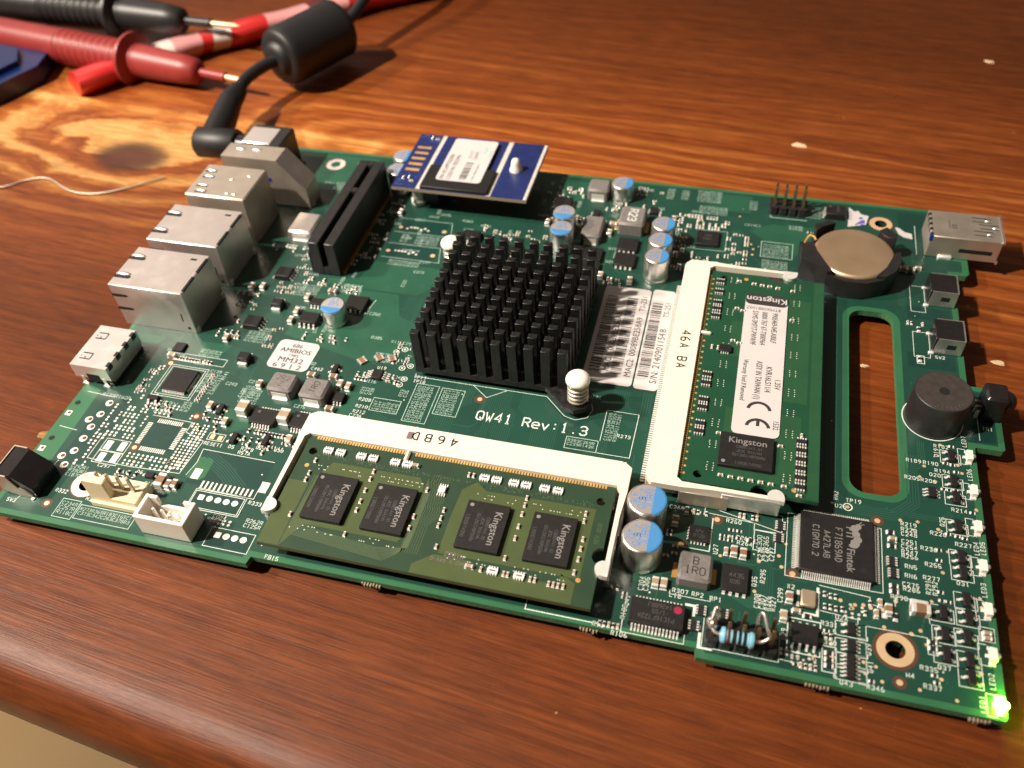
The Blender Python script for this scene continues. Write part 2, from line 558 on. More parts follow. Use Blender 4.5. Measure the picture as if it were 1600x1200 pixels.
def inst(name, key, builder, mats, parent, loc, rz=0.0):
    """A part that shares its mesh with its look-alikes."""
    if key not in CACHE:
        mb = MB()
        builder(mb)
        CACHE[key] = mb.mesh(name, mats)
    return link(name, CACHE[key], parent, loc, rz)


# ---------------------------------------------------------------- lettering
GL = {
    'A': '002640 1232', 'B': '00063645443303 3342413000', 'C': '4536160501103041', 'D': '00062644422000', 'E': '46060040 0333',
    'F': '460600 0333', 'G': '45361605011030414323', 'H': '0006 4046 0343', 'I': '2026 1030 1636', 'J': '4641301001',
    'K': '0006 460340', 'L': '060040', 'M': '0006234640', 'N': '00064046', 'O': '103041453616050110', 'P': '00063645443303',
    'Q': '103041453616050110 2240', 'R': '00063645443303 2340', 'S': '453616050413334241301001', 'T': '0646 2026',
    'U': '060110304146', 'V': '062046', 'W': '0610233046', 'X': '0046 0640', 'Y': '062346 2320', 'Z': '06460040',
    '0': '103041453616050110', '1': '152620 1030', '2': '05163645440040', '3': '0516364544334241301001 1333', '4': '30360242',
    '5': '460603334241301001', '6': '3626040110304142331302', '7': '064620', '8': '133344453616050413 1302011030414233',
    '9': '10204245361605041343', ':': '2122 2425', '.': '2021', '-': '1333', '/': '0046', '+': '1333 2224', '(': '361410', ')': '163430',
    'e': '024243341403011040', 'v': '042044', ' ': '', 'o': '103041433414030110', 'n': '0004 0334434 0', 's': '43341403424130 10',
    't': '2521304 0 1434', 'i': '2024 2526', 'k': '0006 440240', 'g': '43341403011030414440', 'a': '0334444 0', '_': '0040',
}


def glyph(mb, ch, x, y, sx, sy, w, z, m, ca, sa):
    g = GL.get(ch, '')
    for pl in g.split(' '):
        if len(pl) < 4 or len(pl) % 2:
            continue
        pts = []
        for k in range(0, len(pl), 2):
            gx, gy = x + int(pl[k]) * sx, y + int(pl[k + 1]) * sy
            pts.append((gx * ca - gy * sa, gx * sa + gy * ca))
        mb.line(pts, w, z, m)


def stroke(mb, text, x, y, z, h, rot=0.0, w=None, m=0, pitch=None, centre=False, narrow=1.0):
    """Single-stroke lettering of cap height h; x, y is the lower left of the first letter."""
    w = w or h * 0.13
    sx, sy = h / 6.0 * 0.92 * narrow, h / 6.0
    p = pitch or (4 * sx + h * 0.26)
    ca, sa = math.cos(math.radians(rot)), math.sin(math.radians(rot))
    off = -(p * len(text) - h * 0.26) / 2 if centre else 0.0
    tmp = MB()
    for i, ch in enumerate(text):
        glyph(tmp, ch, off + i * p, -h / 2 if centre else 0.0, sx, sy, w, z, m, ca, sa)
    for k in range(len(tmp.v)):
        a = tmp.v[k]
        tmp.v[k] = (a[0] + x, a[1] + y, a[2])
    mb.add(tmp)


FONT_CACHE = {}


def font(mb, text, x, y, z, h, rot=0.0, m=0, centre=False, bold=0.0, xs=1.0):
    """Filled lettering from Blender's own typeface."""
    if bold > 0:
        ca_, sa_ = math.cos(math.radians(rot)), math.sin(math.radians(rot))
        sh = bold * h * 1.3
        for q, s_ in enumerate((-1, 1)):
            font(mb, text, x + s_ * sh * ca_, y + s_ * sh * sa_, z + q * .0015, h, rot, m, centre, 0.0, xs)
        font(mb, text, x - sh * .8 * sa_, y + sh * .8 * ca_, z + .003, h, rot, m, centre, 0.0, xs)
        return
    key = (text, bold)
    if key not in FONT_CACHE:
        cu = bpy.data.curves.new('lettering', 'FONT')
        cu.body = text
        cu.size = 1.0
        cu.resolution_u = 2
        cu.offset = bold
        ob = bpy.data.objects.new('lettering', cu)
        me = bpy.data.meshes.new_from_object(ob)
        vs = [tuple(v.co) for v in me.vertices]
        fs = [tuple(p.vertices) for p in me.polygons]
        FONT_CACHE[key] = (vs, fs)
        bpy.data.objects.remove(ob)
        bpy.data.curves.remove(cu)
        bpy.data.meshes.remove(me)
    vs, fs = FONT_CACHE[key]
    if not vs:
        return
    x0 = min(v[0] for v in vs)
    x1 = max(v[0] for v in vs)
    k = h / 0.69
    ca, sa = math.cos(math.radians(rot)), math.sin(math.radians(rot))
    i0 = len(mb.v)
    for v in vs:
        a = (v[0] - (x0 + x1) / 2 if centre else v[0] - x0) * k * xs
        b = v[1] * k - (h / 2 if centre else 0)
        mb.v.append((x + a * ca - b * sa, y + a * sa + b * ca, z))
    for f in fs:
        mb.f.append(tuple(i0 + q for q in f))
        mb.m.append(m)


def rounded(x0, x1, y0, y1, r, n=5):
    pts = []
    for cx, cy, a0 in ((x1 - r, y0 + r, -90), (x1 - r, y1 - r, 0), (x0 + r, y1 - r, 90), (x0 + r, y0 + r, 180)):
        for i in range(n + 1):
            a = math.radians(a0 + 90 * i / n)
            pts.append((cx + r * math.cos(a), cy + r * math.sin(a)))
    return pts


def circle2(cx, cy, r, n=28):
    return [(cx + r * math.cos(2 * math.pi * i / n), cy + r * math.sin(2 * math.pi * i / n)) for i in range(n)]


def sheet(name, outline, holes, z0, z1, mats, parent=None, kind=None):
    """A flat plate of any outline with holes, from z0 to z1 (equal: a single skin)."""
    cu = bpy.data.curves.new(name, 'CURVE')
    cu.dimensions = '2D'
    cu.fill_mode = 'BOTH' if z1 > z0 else 'FRONT'
    cu.extrude = (z1 - z0) / 2 * S
    for pts in [outline] + holes:
        sp = cu.splines.new('POLY')
        sp.points.add(len(pts) - 1)
        for i, (x, y) in enumerate(pts):
            sp.points[i].co = (x * S, y * S, 0, 1)
        sp.use_cyclic_u = True
    ob = bpy.data.objects.new(name, cu)
    me = bpy.data.meshes.new_from_object(ob)
    me.name = name
    zc = (z0 + z1) / 2 * S
    for v in me.vertices:
        v.co.z += zc
    for k in (mats if isinstance(mats, (list, tuple)) else [mats]):
        me.materials.append(M[k])
    if isinstance(mats, (list, tuple)) and len(mats) > 1:
        me.update()
        for p in me.polygons:
            p.material_index = 1 if abs(p.normal.z) < 0.5 else 0
    else:
        for p in me.polygons:
            p.material_index = 0
    me.shade_flat()
    bpy.data.objects.remove(ob)
    bpy.data.curves.remove(cu)
    return link(name, me, parent, kind=kind)

# ---------------------------------------------------------------- the setting
def table():
    mb = MB()
    a = math.radians(-6.06)
    ca, sa = math.cos(a), math.sin(a)
    ox, oy = -186.7, -22.7
    prof = [(1500, 0.0), (400, 0.0), (150, 0.0), (30, 0.0), (5, 0.0)]
    r = 10.0
    for i in range(0, 9):
        t = math.radians(90 - 90 * i / 8)
        prof.append((-r * math.cos(t), r * math.sin(t) - r))
    prof += [(-10.3, -13.0), (-10.0, -15.5), (-8.8, -17.2), (-8.2, -18.4), (-8.0, -29.0), (-7.2, -31.6), (-5.0, -33.2), (40, -33.4), (1500, -33.4)]
    xs = [-330, -240, -150, -60, 0, 200, 600, 1200]
    rings_ = []
    for x in xs:
        rings_.append([(ox + x * ca - t * sa, oy + x * sa + t * ca, TABLE_Z + z) for t, z in prof])
    mb.rings(rings_, 0, True, True)
    o = mb.build('table', 'wood', angle=30)
    o['kind'] = 'structure'
    o['label'] = 'red brown varnished wooden table top with a rounded front edge'


table()
fl = MB()
fl.rect(-2500, 2500, -2500, 2500, -750)
fo = fl.build('floor', 'floor_tile')
fo['kind'] = 'structure'

# ---------------------------------------------------------------- the circuit board: panel, mask, pads, lettering
BOARD = thing('circuit_board', 'bare green computer main board lying on the wooden table, full of soldered components', 'circuit board')
X0, X1, YB = -204.2, 0.0, 146.2
outline = [(X0, -0.1), (-142.3, -0.1), (-142.0, 1.7), (-52.6, 1.8), (-52.3, 0.0), (-0.5, 0.0), (0, 0.5), (0, 60.4), (0.3, 60.8), (5.6, 60.8), (6.1, 61.3),
           (6.1, 78.6), (5.6, 79.1), (0.3, 79.1), (0, 79.5), (0, 118.2), (0.4, 118.7), (3.0, 118.7), (3.8, 119.5), (3.8, 125.2), (3.2, 125.8), (0.4, 125.8), (0, 126.2), (0, YB), (X0, YB)]
slot = rounded(-25.7, -15.3, 43.8, 100.6, 3.4, 6)
HOLES = [(-17.8, 9.4, 1.75), (-186.2, 10.7, 1.75), (-179.3, 138.9, 1.5), (-17.3, 137.4, 1.6), (-141.1, 78.4, 1.1)]
sheet('board_panel', outline, [slot] + [circle2(x, y, r) for x, y, r in HOLES], -1.6, 0.0, ['mask_edge', 'laminate'], BOARD)
inner = [(-198.6, 1.2), (-143.6, 1.2), (-143.0, 3.0), (-51.6, 3.0), (-51.0, 1.3), (-1.4, 1.3), (-1.4, 62.0), (4.8, 62.0), (4.8, 77.7), (-1.4, 77.7),
         (-1.4, 119.9), (2.2, 120.0), (2.2, 124.4), (-1.4, 124.6), (-1.4, 145.0), (-203.0, 145.0), (-203.0, 38), (-199.3, 37), (-198.3, 13.6), (-203.0, 13.0), (-203.0, 1.2)]
inner = [(-203.0, 1.2)] + inner[1:-1]
sheet('solder_mask', inner, [rounded(-27.2, -13.8, 42.3, 102.1, 4.4, 6)] + [circle2(x, y, r + 0.4) for x, y, r in HOLES], 0.008, 0.008, 'mask_dark', BOARD)

pour = MB()
ZP = 0.016


def poly(pts, m=0, z=ZP):
    pour.face([(x, y, z) for x, y in pts], m)


# bright copper pours under the mask
for pts in [
    [(-163, 64), (-139, 58.5), (-128, 66), (-128, 73), (-136, 76), (-139, 84), (-152, 84), (-160, 80)],
    [(-160, 84.5), (-134, 84.5), (-128, 92), (-128, 96), (-150, 96), (-152, 88), (-160, 87)],
    [(-192, 128), (-166, 128), (-166, 144), (-192, 144)],
    [(-112, 126), (-100, 126), (-99, 143), (-112, 143)],
    [(-91, 104), (-88, 104), (-88, 119), (-91, 121)],
    [(-70.5, 13), (-60.5, 13), (-60.5, 17), (-70.5, 19)],
    [(-50, 15), (-44, 12), (-43, 12), (-43, 16)],
    [(-71, 30), (-62, 30), (-61, 33), (-71, 34)],
    [(-182, 53), (-176, 53), (-174, 57.5), (-182, 57.5)],
    [(-165.7, 38), (-160, 38), (-158, 33), (-162, 31), (-165.7, 34)],
    [(-143, 40), (-136, 42), (-136, 49), (-141, 49)],
    [(-40, 119), (-28, 126), (-28, 132), (-46, 132), (-52, 128)],
    [(-66, 136), (-52, 136), (-52, 144), (-60, 144)],
    [(-203, 54), (-194, 54), (-192, 57), (-203, 57)],
    [(-40, 68), (-33, 68), (-33, 98), (-40, 98)],
]:
    poly(pts, 0)
# darker windows with no copper beneath
for pts in [
    [(-196.5, 16), (-193, 14.5), (-189.5, 16), (-189.5, 36), (-196.5, 36)],
    [(-165.0, 15.8), (-147.5, 15.8), (-147.5, 25.0), (-164.5, 25.0)],
    [(-160.8, 10.4), (-149.8, 10.4), (-149.8, 14.4), (-160.8, 14.4)],
    [(-152.8, 2.4), (-143.7, 2.4), (-143.7, 6.3), (-152.8, 6.3)],
    [(-181, 31.3), (-172.5, 31.3), (-172.5, 22.8), (-181, 22.8)],
    [(-113, 96), (-102, 97), (-102, 107), (-113, 107)],
    [(-12.5, 83), (-2, 83), (-2, 88), (-12.5, 88)],
    [(-12, 100), (-2, 100), (-2, 104.6), (-12, 104.6)],
    [(-148.5, 110.4), (-134.8, 110.4), (-134.8, 115.3), (-148.5, 115.3)],
    [(-148.5, 99.0), (-134.8, 99.0), (-134.8, 103.8), (-148.5, 103.8)],
    [(-33.5, 101.5), (-30.5, 101.5), (-30.5, 44), (-33.5, 44)],
    [(0.2, 62.5), (4.4, 62.5), (4.4, 77), (0.2, 77)],
    [(-12.8, 131), (-2, 131), (-2, 143.5), (-12.8, 143.5)],
]:
    poly(pts, 1)
# the green window left clear round one connector pad
poly([(-165.2, 17.2), (-162.0, 17.2), (-161.2, 18.0), (-161.2, 22.6), (-162.0, 23.2), (-165.0, 23.2)], 2, 0.02)
pour.build('copper_pours', ['mask_pour', 'mask_void', 'mask_edge'], BOARD, kind='stuff')

tr = MB()
ZT = 0.024


def bundle(path, n, pitch, w=0.16):
    P = [Vector(p) for p in path]
    for k in range(n):
        off = (k - (n - 1) / 2) * pitch
        pts = []
        for i in range(len(P)):
            d0 = (P[i] - P[i - 1]).normalized() if i > 0 else (P[1] - P[0]).normalized()
            d1 = (P[i + 1] - P[i]).normalized() if i < len(P) - 1 else d0
            n0 = Vector((-d0.y, d0.x))
            n1 = Vector((-d1.y, d1.x))
            mt = (n0 + n1)
            mt = mt.normalized() if mt.length > 1e-6 else n0
            pts.append(P[i] + mt * (off / max(0.4, mt.dot(n0))))
        tr.line([(p.x, p.y) for p in pts], w, ZT)


bundle([(-112, 57.5), (-112, 52), (-114.5, 49.5), (-114.5, 38)], 9, 0.55)
bundle([(-104, 57.5), (-104, 50.5), (-102, 48.5), (-102, 38)], 14, 0.5)
bundle([(-95.5, 57.0), (-95.5, 53), (-91, 48.5), (-91, 38)], 12, 0.5)
bundle([(-83, 50), (-79, 46), (-79, 38)], 10, 0.5)
bundle([(-76, 62), (-76, 57), (-72, 53), (-68.8, 53)], 8, 0.5)
bundle([(-70, 56), (-70, 62.5)], 4, 0.6)
bundle([(-126.5, 62), (-131, 66.5), (-131, 90), (-136, 95)], 8, 0.55)
bundle([(-142, 66), (-136, 60), (-129, 60)], 5, 0.7)
bundle([(-157, 87), (-157, 84), (-154, 81)], 5, 0.6)
bundle([(-168, 84), (-168, 70), (-170, 68), (-170, 60)], 6, 0.6)
bundle([(-13.2, 56), (-13.2, 43), (-17, 39.2), (-24, 39.2), (-28, 41)], 5, 0.55)
bundle([(-42, 24), (-41, 20), (-41, 8), (-44, 5)], 6, 0.5)
bundle([(-164, 24), (-158, 21), (-152, 16.5)], 7, 0.55)
bundle([(-60, 132), (-52, 132), (-45, 127)], 5, 0.7)
bundle([(-112, 108), (-104, 108), (-98, 102), (-90, 102)], 6, 0.6)
bundle([(-128, 88), (-133, 88), (-140, 92)], 5, 0.6)
bundle([(-28.9, 101), (-28.9, 42)], 2, 0.9, 0.22)
bundle([(-120, 41.5), (-127, 41.5), (-131, 43)], 4, 0.6)
bundle([(-49, 38), (-44, 33), (-44, 27)], 4, 0.55)
bundle([(-130, 58), (-136, 52), (-136, 44), (-139, 41)], 4, 0.6)
bundle([(-166, 92), (-172, 92), (-176, 88), (-176, 82)], 6, 0.55)
bundle([(-146, 68), (-140, 68), (-134, 74), (-134, 84)], 7, 0.6)
bundle([(-166, 56), (-166, 48), (-163, 45), (-163, 41)], 6, 0.5)
bundle([(-178, 56), (-172, 56), (-170, 54), (-170, 48)], 5, 0.5)
bundle([(-132, 98), (-132, 106), (-126, 112), (-126, 117)], 6, 0.6)
bundle([(-195, 40), (-189, 40), (-188, 41), (-188, 50)], 5, 0.5)
bundle([(-60, 60), (-60, 40)], 3, 0.6)
bundle([(-55, 128), (-55, 112), (-52, 109)], 6, 0.5)
bundle([(-66, 100), (-71, 105), (-71, 113)], 5, 0.5)
bundle([(-43, 134), (-37, 128), (-37, 122)], 4, 0.6)
bundle([(-13, 104), (-13, 114), (-10, 117)], 4, 0.5)
bundle([(-11, 60), (-11, 54), (-14, 51)], 4, 0.4)
bundle([(-14.5, 40), (-8, 40), (-6, 42)], 3, 0.5)
bundle([(-30, 12), (-22, 13.5), (-20, 15)], 3, 0.5)
for sx, sy in ((-106, 43.2), (-101.4, 41.6), (-110, 41.0), (-117, 41.2)):      # length-matching squiggles
    pts = []
    for k in range(7):
        yy = sy - k * 0.75
        a, b = (sx, sx + 2.8) if k % 2 == 0 else (sx + 2.8, sx)
        pts += [(a, yy), (b, yy)]
    tr.line(pts, 0.17, ZT)
for k in range(70):                                                            # loose single traces
    x, y = R.uniform(-200, -4), R.uniform(4, 142)
    if -28 < x < -12 and 40 < y < 104:
        continue
    L1, L2 = R.uniform(2, 7), R.uniform(2, 8)
    s, t = R.choice((-1, 1)), R.choice((-1, 1))
    q = R.uniform(1, 3)
    if R.random() < .5:
        pts = [(x, y), (x + s * L1, y), (x + s * (L1 + q), y + t * q), (x + s * (L1 + q), y + t * (q + L2))]
    else:
        pts = [(x, y), (x, y + t * L1), (x + s * q, y + t * (L1 + q)), (x + s * (q + L2), y + t * (L1 + q))]
    if any(-29 < p[0] < -12 and 40 < p[1] < 104 for p in pts) or (x < -12 and pts[-1][0] > -29 and 40 < y < 104):
        continue
    if max(p[0] for p in pts) < -1.6 and min(p[0] for p in pts) > -202 and min(p[1] for p in pts) > 3 and max(p[1] for p in pts) < 144:
        tr.line(pts, 0.2, ZT)
tr.build('copper_traces', 'mask_trace', BOARD, kind='stuff')

# pads, vias, fiducials
pads = MB()
ZD = 0.034
for x, y in [(-194.7, 33.4), (-194.9, 29.8), (-196.7, 27.8), (-194.9, 25.8), (-194.7, 22.3), (-194.7, 18.6), (-196.7, 16.7), (-194.6, 14.5)]:
    pads.disc(x, y, ZD, 0.95, 18, 0)
    pads.disc(x + 0.25, y + 0.15, ZD + 0.01, 0.5, 12, 2)
for x, y in [(-202.8, 28.6), (-202.7, 17.7)]:
    pads.rect(x - 0.75, x + 0.75, y - 0.75, y + 0.75, ZD, 0)
    pads.disc(x + 0.15, y + 0.15, ZD + 0.01, 0.4, 12, 2)
for x, y in [(-202.5, 32.0), (-202.2, 20.9)]:
    pads.disc(x, y, ZD, 0.7, 16, 4)
for k in range(5):
    x, y = -159.3 + 2.0 * k, 13.0
    if k == 0:
        pads.rect(x - .68, x + .68, y - .68, y + .68, ZD, 0)
    else:
        pads.disc(x, y, ZD, 0.75, 16, 0)
for k in range(4):
    x, y = -151.2 + 1.97 * k, 4.95
    if k == 0:
        pads.rect(x - .68, x + .68, y - .68, y + .68, ZD, 0)
    else:
        pads.disc(x, y, ZD, 0.75, 16, 0)
for x, y in [(-187.7, 21.8), (-184.2, 22.0), (-187.4, 18.3), (-184.1, 18.5)]:
    pads.rect(x - .8, x + .8, y - 1.3, y + 1.3, ZD, 0)
for x, y in [(-165.0, 29.1), (-163.0, 29.0)]:
    pads.rect(x - .55, x + .55, y - .65, y + .65, ZD, 1)
for x, y in [(-163.4, 18.6), (-146.9, 18.3)]:
    pads.rect(x - .95, x + .95, y - 1.4, y + 1.4, ZD, 0)
for k in range(12):
    pads.rect(-161.0 + k * 1.07, -160.55 + k * 1.07, 15.3, 17.2, ZD, 0)
for k in range(13):                                                            # empty quad flat-pack footprint
    t = k * 0.5
    pads.rect(-180.0 + t, -179.72 + t, 30.3, 31.5, ZD, 0)
    pads.rect(-180.0 + t, -179.72 + t, 21.9, 23.1, ZD, 0)
    pads.rect(-182.0, -180.8, 23.7 + t, 23.98 + t, ZD, 0)
    pads.rect(-173.3, -172.0, 23.7 + t, 23.98 + t, ZD, 0)
FID = [(-51.4, 30.7), (-57.8, 23.3), (-36.2, 21.2), (-20.3, 37.2), (-17.3, 3.2), (-186.8, 48.7), (-171.7, 33.9), (-181.3, 22.4), (-107.9, 52.6), (-192.1, 4.3), (-68.6, 121.6), (-52.8, 105.8)]
for x, y in FID:
    pads.disc(x, y, 0.028, 1.25, 22, 3)
    pads.disc(x, y, ZD + .004, 0.58, 18, 1)
for x, y, r0, r1 in [(-17.8, 9.4, 1.75, 3.3), (-186.2, 10.7, 1.75, 3.4), (-179.3, 138.9, 1.5, 3.0), (-17.3, 137.4, 1.6, 3.0)]:
    pads.annulus(x, y, 0.028, r1, r1 + (0.7 if x > -30 and y < 50 else 0.35), 32, 3)
    pads.annulus(x, y, ZD, r0, r1, 32, 1 if x > -100 and y < 50 or x > -100 else 0)
    pads.lathe(x, y, [(r0, -1.6), (r0, ZD)], 28, 4, False, False)
for x, y in [(-141.1, 78.4)]:
    pads.lathe(x, y, [(1.1, -1.6), (1.1, 0.03)], 20, 4, False, False)
for row in (112.0, 101.2):                                                     # empty connector by the slot: alignment holes and pins
    for x, r in ((-148.2, .62), (-146.2, .38), (-145.2, .42), (-144.2, .42), (-143.3, .38), (-142.0, .42), (-141.0, .42), (-139.9, .38), (-135.2, .72)):
        pads.disc(x, row + R.choice((-.35, .35)) * (r < .6), ZD, r, 14, 1 if r > .5 else 0)
for x, y in [(-7.0, 60.0), (-3.9, 55.0), (-10.6, 53.4), (-8.6, 49.7), (-11.6, 50.4), (-3.2, 53.0), (-1.2, 44.0), (-15.9, 38.3), (-12.6, 38.6), (-8.8, 37.6), (-7.4, 32.6),
             (-8.6, 27.6), (-2.4, 23.4), (-2.3, 21.4), (-11.0, 20.8), (-17.4, 19.4), (-18.5, 18.0), (-13.3, 14.2), (-14.9, 13.2), (-12.4, 11.6), (-19.6, 13.5), (-28.9, 8.0),
             (-28.8, 5.5), (-31.9, 4.4), (-23.3, 5.7), (-23.0, 3.6), (-21.2, 5.3), (-20.2, 2.7), (-3.6, 8.0), (-3.6, 6.0), (-10.3, 5.4), (-14.0, 2.6), (-8.0, 2.0),
             (-50.0, 22.3), (-42.6, 22.6), (-43.0, 15.8), (-38.3, 22.3), (-38.9, 24.7), (-37.7, 27.8), (-31.3, 18.2), (-29.9, 18.0), (-27.3, 17.4), (-24.7, 17.0), (-25.2, 16.2),
             (-23.2, 17.3), (-21.9, 17.0), (-19.7, 17.0), (-29.0, 39.8), (-45.2, 20.0), (-54.9, 134), (-52.0, 124), (-51.0, 122), (-50.3, 120), (-50.4, 117.6)]:
    pads.disc(x, y, ZD, R.uniform(0.32, 0.42), 12, 1)
def pad_grid(x0, x1, y0, y1, occ, px_=1.15, py_=2.0, skip=()):
    """Rows of bare pad pairs waiting for small parts."""
    y = y0
    while y < y1:
        x = x0
        while x < x1:
            if R.random() < occ and not any(a0 < x < a1 and b0 < y < b1 for a0, a1, b0, b1 in skip):
                s_ = R.uniform(.24, .36)
                pads.disc(x, y, ZD, s_, 10, 0)
                pads.disc(x, y + .85, ZD, s_, 10, 0)
            x += px_
        y += py_


pad_grid(-192.5, -183.2, 24.6, 36.0, .62)
pad_grid(-192.6, -189.2, 15.4, 24.0, .7)
pad_grid(-181.5, -168.0, 17.8, 21.2, .75)
pad_grid(-171.2, -166.8, 19.0, 31.6, .8, .95, 1.7)
pad_grid(-182.0, -172.0, 33.0, 35.6, .4)
pad_grid(-189.0, -186.8, 36.5, 48.0, .5)
pad_grid(-172.6, -170.6, 12.4, 16.0, .5)
pad_grid(-152.4, -149.0, 7.6, 9.4, .8)
pad_grid(-37.6, -31.4, 2.9, 4.4, .7, 1.0, 1.3)
for x, y in [(-26.4, 14.3), (-25.2, 14.2), (-24.0, 14.2), (-25.5, 16.0), (-23.4, 15.8)]:
    pads.disc(x, y, ZD, .3, 10, 0)
    pads.disc(x, y + .85, ZD, .3, 10, 0)
for x, y in [(-20.9, 15.9), (-19.5, 15.9)]:
    pads.rect(x - .5, x + .5, y - .55, y + .55, ZD, 0)
for k in range(430):                                                          # vias
    x, y = R.uniform(-200, -3), R.uniform(4, 142)
    if -28.5 < x < -12.5 and 41 < y < 103:
        continue
    pads.disc(x, y, 0.03, R.uniform(.14, .22), 8, R.choice((5, 5, 5, 0)))
for k in range(60):                                                           # the row of pad ends behind each memory socket
    pass
for x, y in [(-26.0, 39.4)]:
    pads.annulus(x, y, ZD, .75, .98, 22, 6)
    pads.disc(x, y, ZD, .36, 14, 1)
for x, y in [(-127.5, 55.2), (-128.0, 53.2), (-127.4, 59.6), (-129.2, 58.6), (-130.6, 64.8), (-132.4, 63.6)]:
    pads.annulus(x, y, ZD, .62, .8, 20, 6)
    pads.disc(x, y, ZD, .32, 12, 0)
pads.build('solder_pads', ['tin_pad', 'gold', 'copper_ring', 'copper_ring', 'hole_dark', 'mask_trace', 'silk'], BOARD, kind='stuff')
# break-off burrs along the front edge
burr = MB()
for xb, n in ((-118, 7), (-74, 6), (-33, 7), (-6, 6)):
    for k in range(n):
        burr.box(xb + k * .62, xb + k * .62 + .3, (1.75 if -142 < xb < -52 else 0.0) - R.uniform(.3, .75), (1.8 if -142 < xb < -52 else 0.05), -1.5, -1.0 + R.uniform(0, .4))
burr.build('edge_burrs', 'dom_edge', BOARD, kind='stuff')

# white lettering
silk = MB()
ZS = 0.044
LETTERS = [
    ('R189',-14.1,54.0,0), ('R190',-10.7,54.0,0), ('R194',-8.5,52.3,0), ('Q20',-9.6,51.0,0), ('R205',-14.6,49.3,0),
    ('R206',-11.4,49.2,0), ('R214',-5.9,42.7,0), ('R219',-15.8,37.1,0), ('R228',-15.8,35.8,0), ('C248',-15.8,34.7,0),
    ('R226',-10.3,36.1,0), ('Q19',-7.5,56.6,90), ('LED6',-1.3,51.5,90), ('Q25',-7.5,38.6,90), ('C251',-15.8,32.9,0),
    ('C254',-15.9,31.7,0), ('R247',-15.9,30.5,0), ('R256',-15.9,29.5,0), ('R236',-12.3,32.1,0), ('R227',-5.8,34.4,0),
    ('RN5',-15.4,27.2,0), ('RN6',-15.5,25.1,0), ('R255',-11.7,28.5,0), ('R277',-12.2,25.4,0), ('C275',-16.0,23.1,0),
    ('R286',-15.9,22.1,0), ('R290',-18.2,19.9,0), ('Q31',-6.2,25.5,0), ('R291',-11.0,22.3,90), ('R292',-9.8,22.3,90),
    ('LED4',-1.6,33.1,90), ('LED5',-0.4,33.4,90), ('LED3',-1.1,23.9,90), ('U2A',-28.1,13.3,0), ('R331',-30.7,11.5,0),
    ('R330',-30.9,7.8,0), ('Q43',-27.3,0.6,0), ('R346',-22.8,0.8,0), ('U29',-36.8,7.1,90), ('Q39',-22.0,7.3,90),
    ('Q41',-21.7,4.0,90), ('5',-28.5,10.1,0), ('6',-28.4,1.6,0), ('H4',-16.1,4.5,0), ('R335',-13.7,6.5,0),
    ('R337',-13.3,3.1,0), ('Q37',-10.7,7.3,0), ('LED1',-3.4,0.9,90), ('LED2',-1.5,5.5,90), ('C268',-61.1,31.5,0),
    ('R260',-49.5,30.5,0), ('R262',-47.2,26.9,0), ('R264',-47.0,25.7,0), ('U27',-50.6,22.5,90), ('L18',-58.5,11.2,0),
    ('R307',-58.1,12.3,0), ('RP2',-54.4,12.3,0), ('RP1',-51.0,12.1,0), ('RP3',-54.2,5.6,0), ('R98',-71.7,2.1,0),
    ('R106',-68.0,1.0,0), ('C304',-63.7,11.4,90), ('C305',-62.7,11.5,90), ('U41',-65.8,7.6,90), ('R108',-66.0,4.7,90),
    ('C278',-42.0,22.9,90), ('C276',-40.9,23.0,90), ('C277',-39.8,23.3,90), ('R295',-41.2,18.0,90), ('Q35',-42.7,16.9,90),
    ('C308',-42.0,12.4,90), ('C307',-41.0,12.4,90), ('R326',-40.0,12.3,90), ('R327',-39.0,12.4,90), ('C299',-37.8,14.6,90),
    ('X2',-37.0,17.9,0), ('TP19',-26.3,40.7,0), ('U25',-28.4,38.9,0), ('RN2',-27.9,40.8,90), ('SW2',-6.3,86.8,0),
    ('IR1',2.0,66.2,0), ('R182',-8.3,59.1,0), ('LED7',-1.7,60.5,90), ('D5',-159.9,26.8,0), ('R258',-156.8,26.9,0),
    ('R57A',-157.0,25.7,0), ('Q29',-153.5,27.9,0), ('Q30',-149.1,28.1,0), ('C462',-151.1,53.7,0), ('R208',-135.9,46.6,0),
    ('R210',-135.9,44.4,0), ('R212',-135.9,42.7,0), ('TP17',-125.3,56.0,0), ('TP18',-125.1,54.7,0), ('U19',-135.1,57.2,0),
    ('C236',-136.3,41.4,0), ('R333',-148.4,13.5,0), ('COM4',-154.3,8.7,0), ('COM3',-154.5,7.6,0), ('FB15',-139.1,1.9,0),
    ('R273',-74.9,47.9,0), ('RESET1',-166.0,26.6,0), ('D6',-176.9,15.9,0), ('C297',-186.8,15.8,0), ('SW3',-201.5,3.0,0),
    ('R332',-192.2,7.5,0), ('H3',-184.1,6.9,0)
]
for t, x, y, r in LETTERS:
    hgt = 0.86
    stroke(silk, t, x, y, ZS, hgt, r, 0.125, 0, pitch=.80, narrow=.9)
stroke(silk, 'QW41 Rev:1.3', -107.2, 46.6, ZS, 2.5, 0.6, 0.34, 0, pitch=2.18)


def box_line(x0, x1, y0, y1, w=0.13, m=0):
    silk.line([(x0, y0), (x1, y0), (x1, y1), (x0, y1)], w, ZS, m, True)


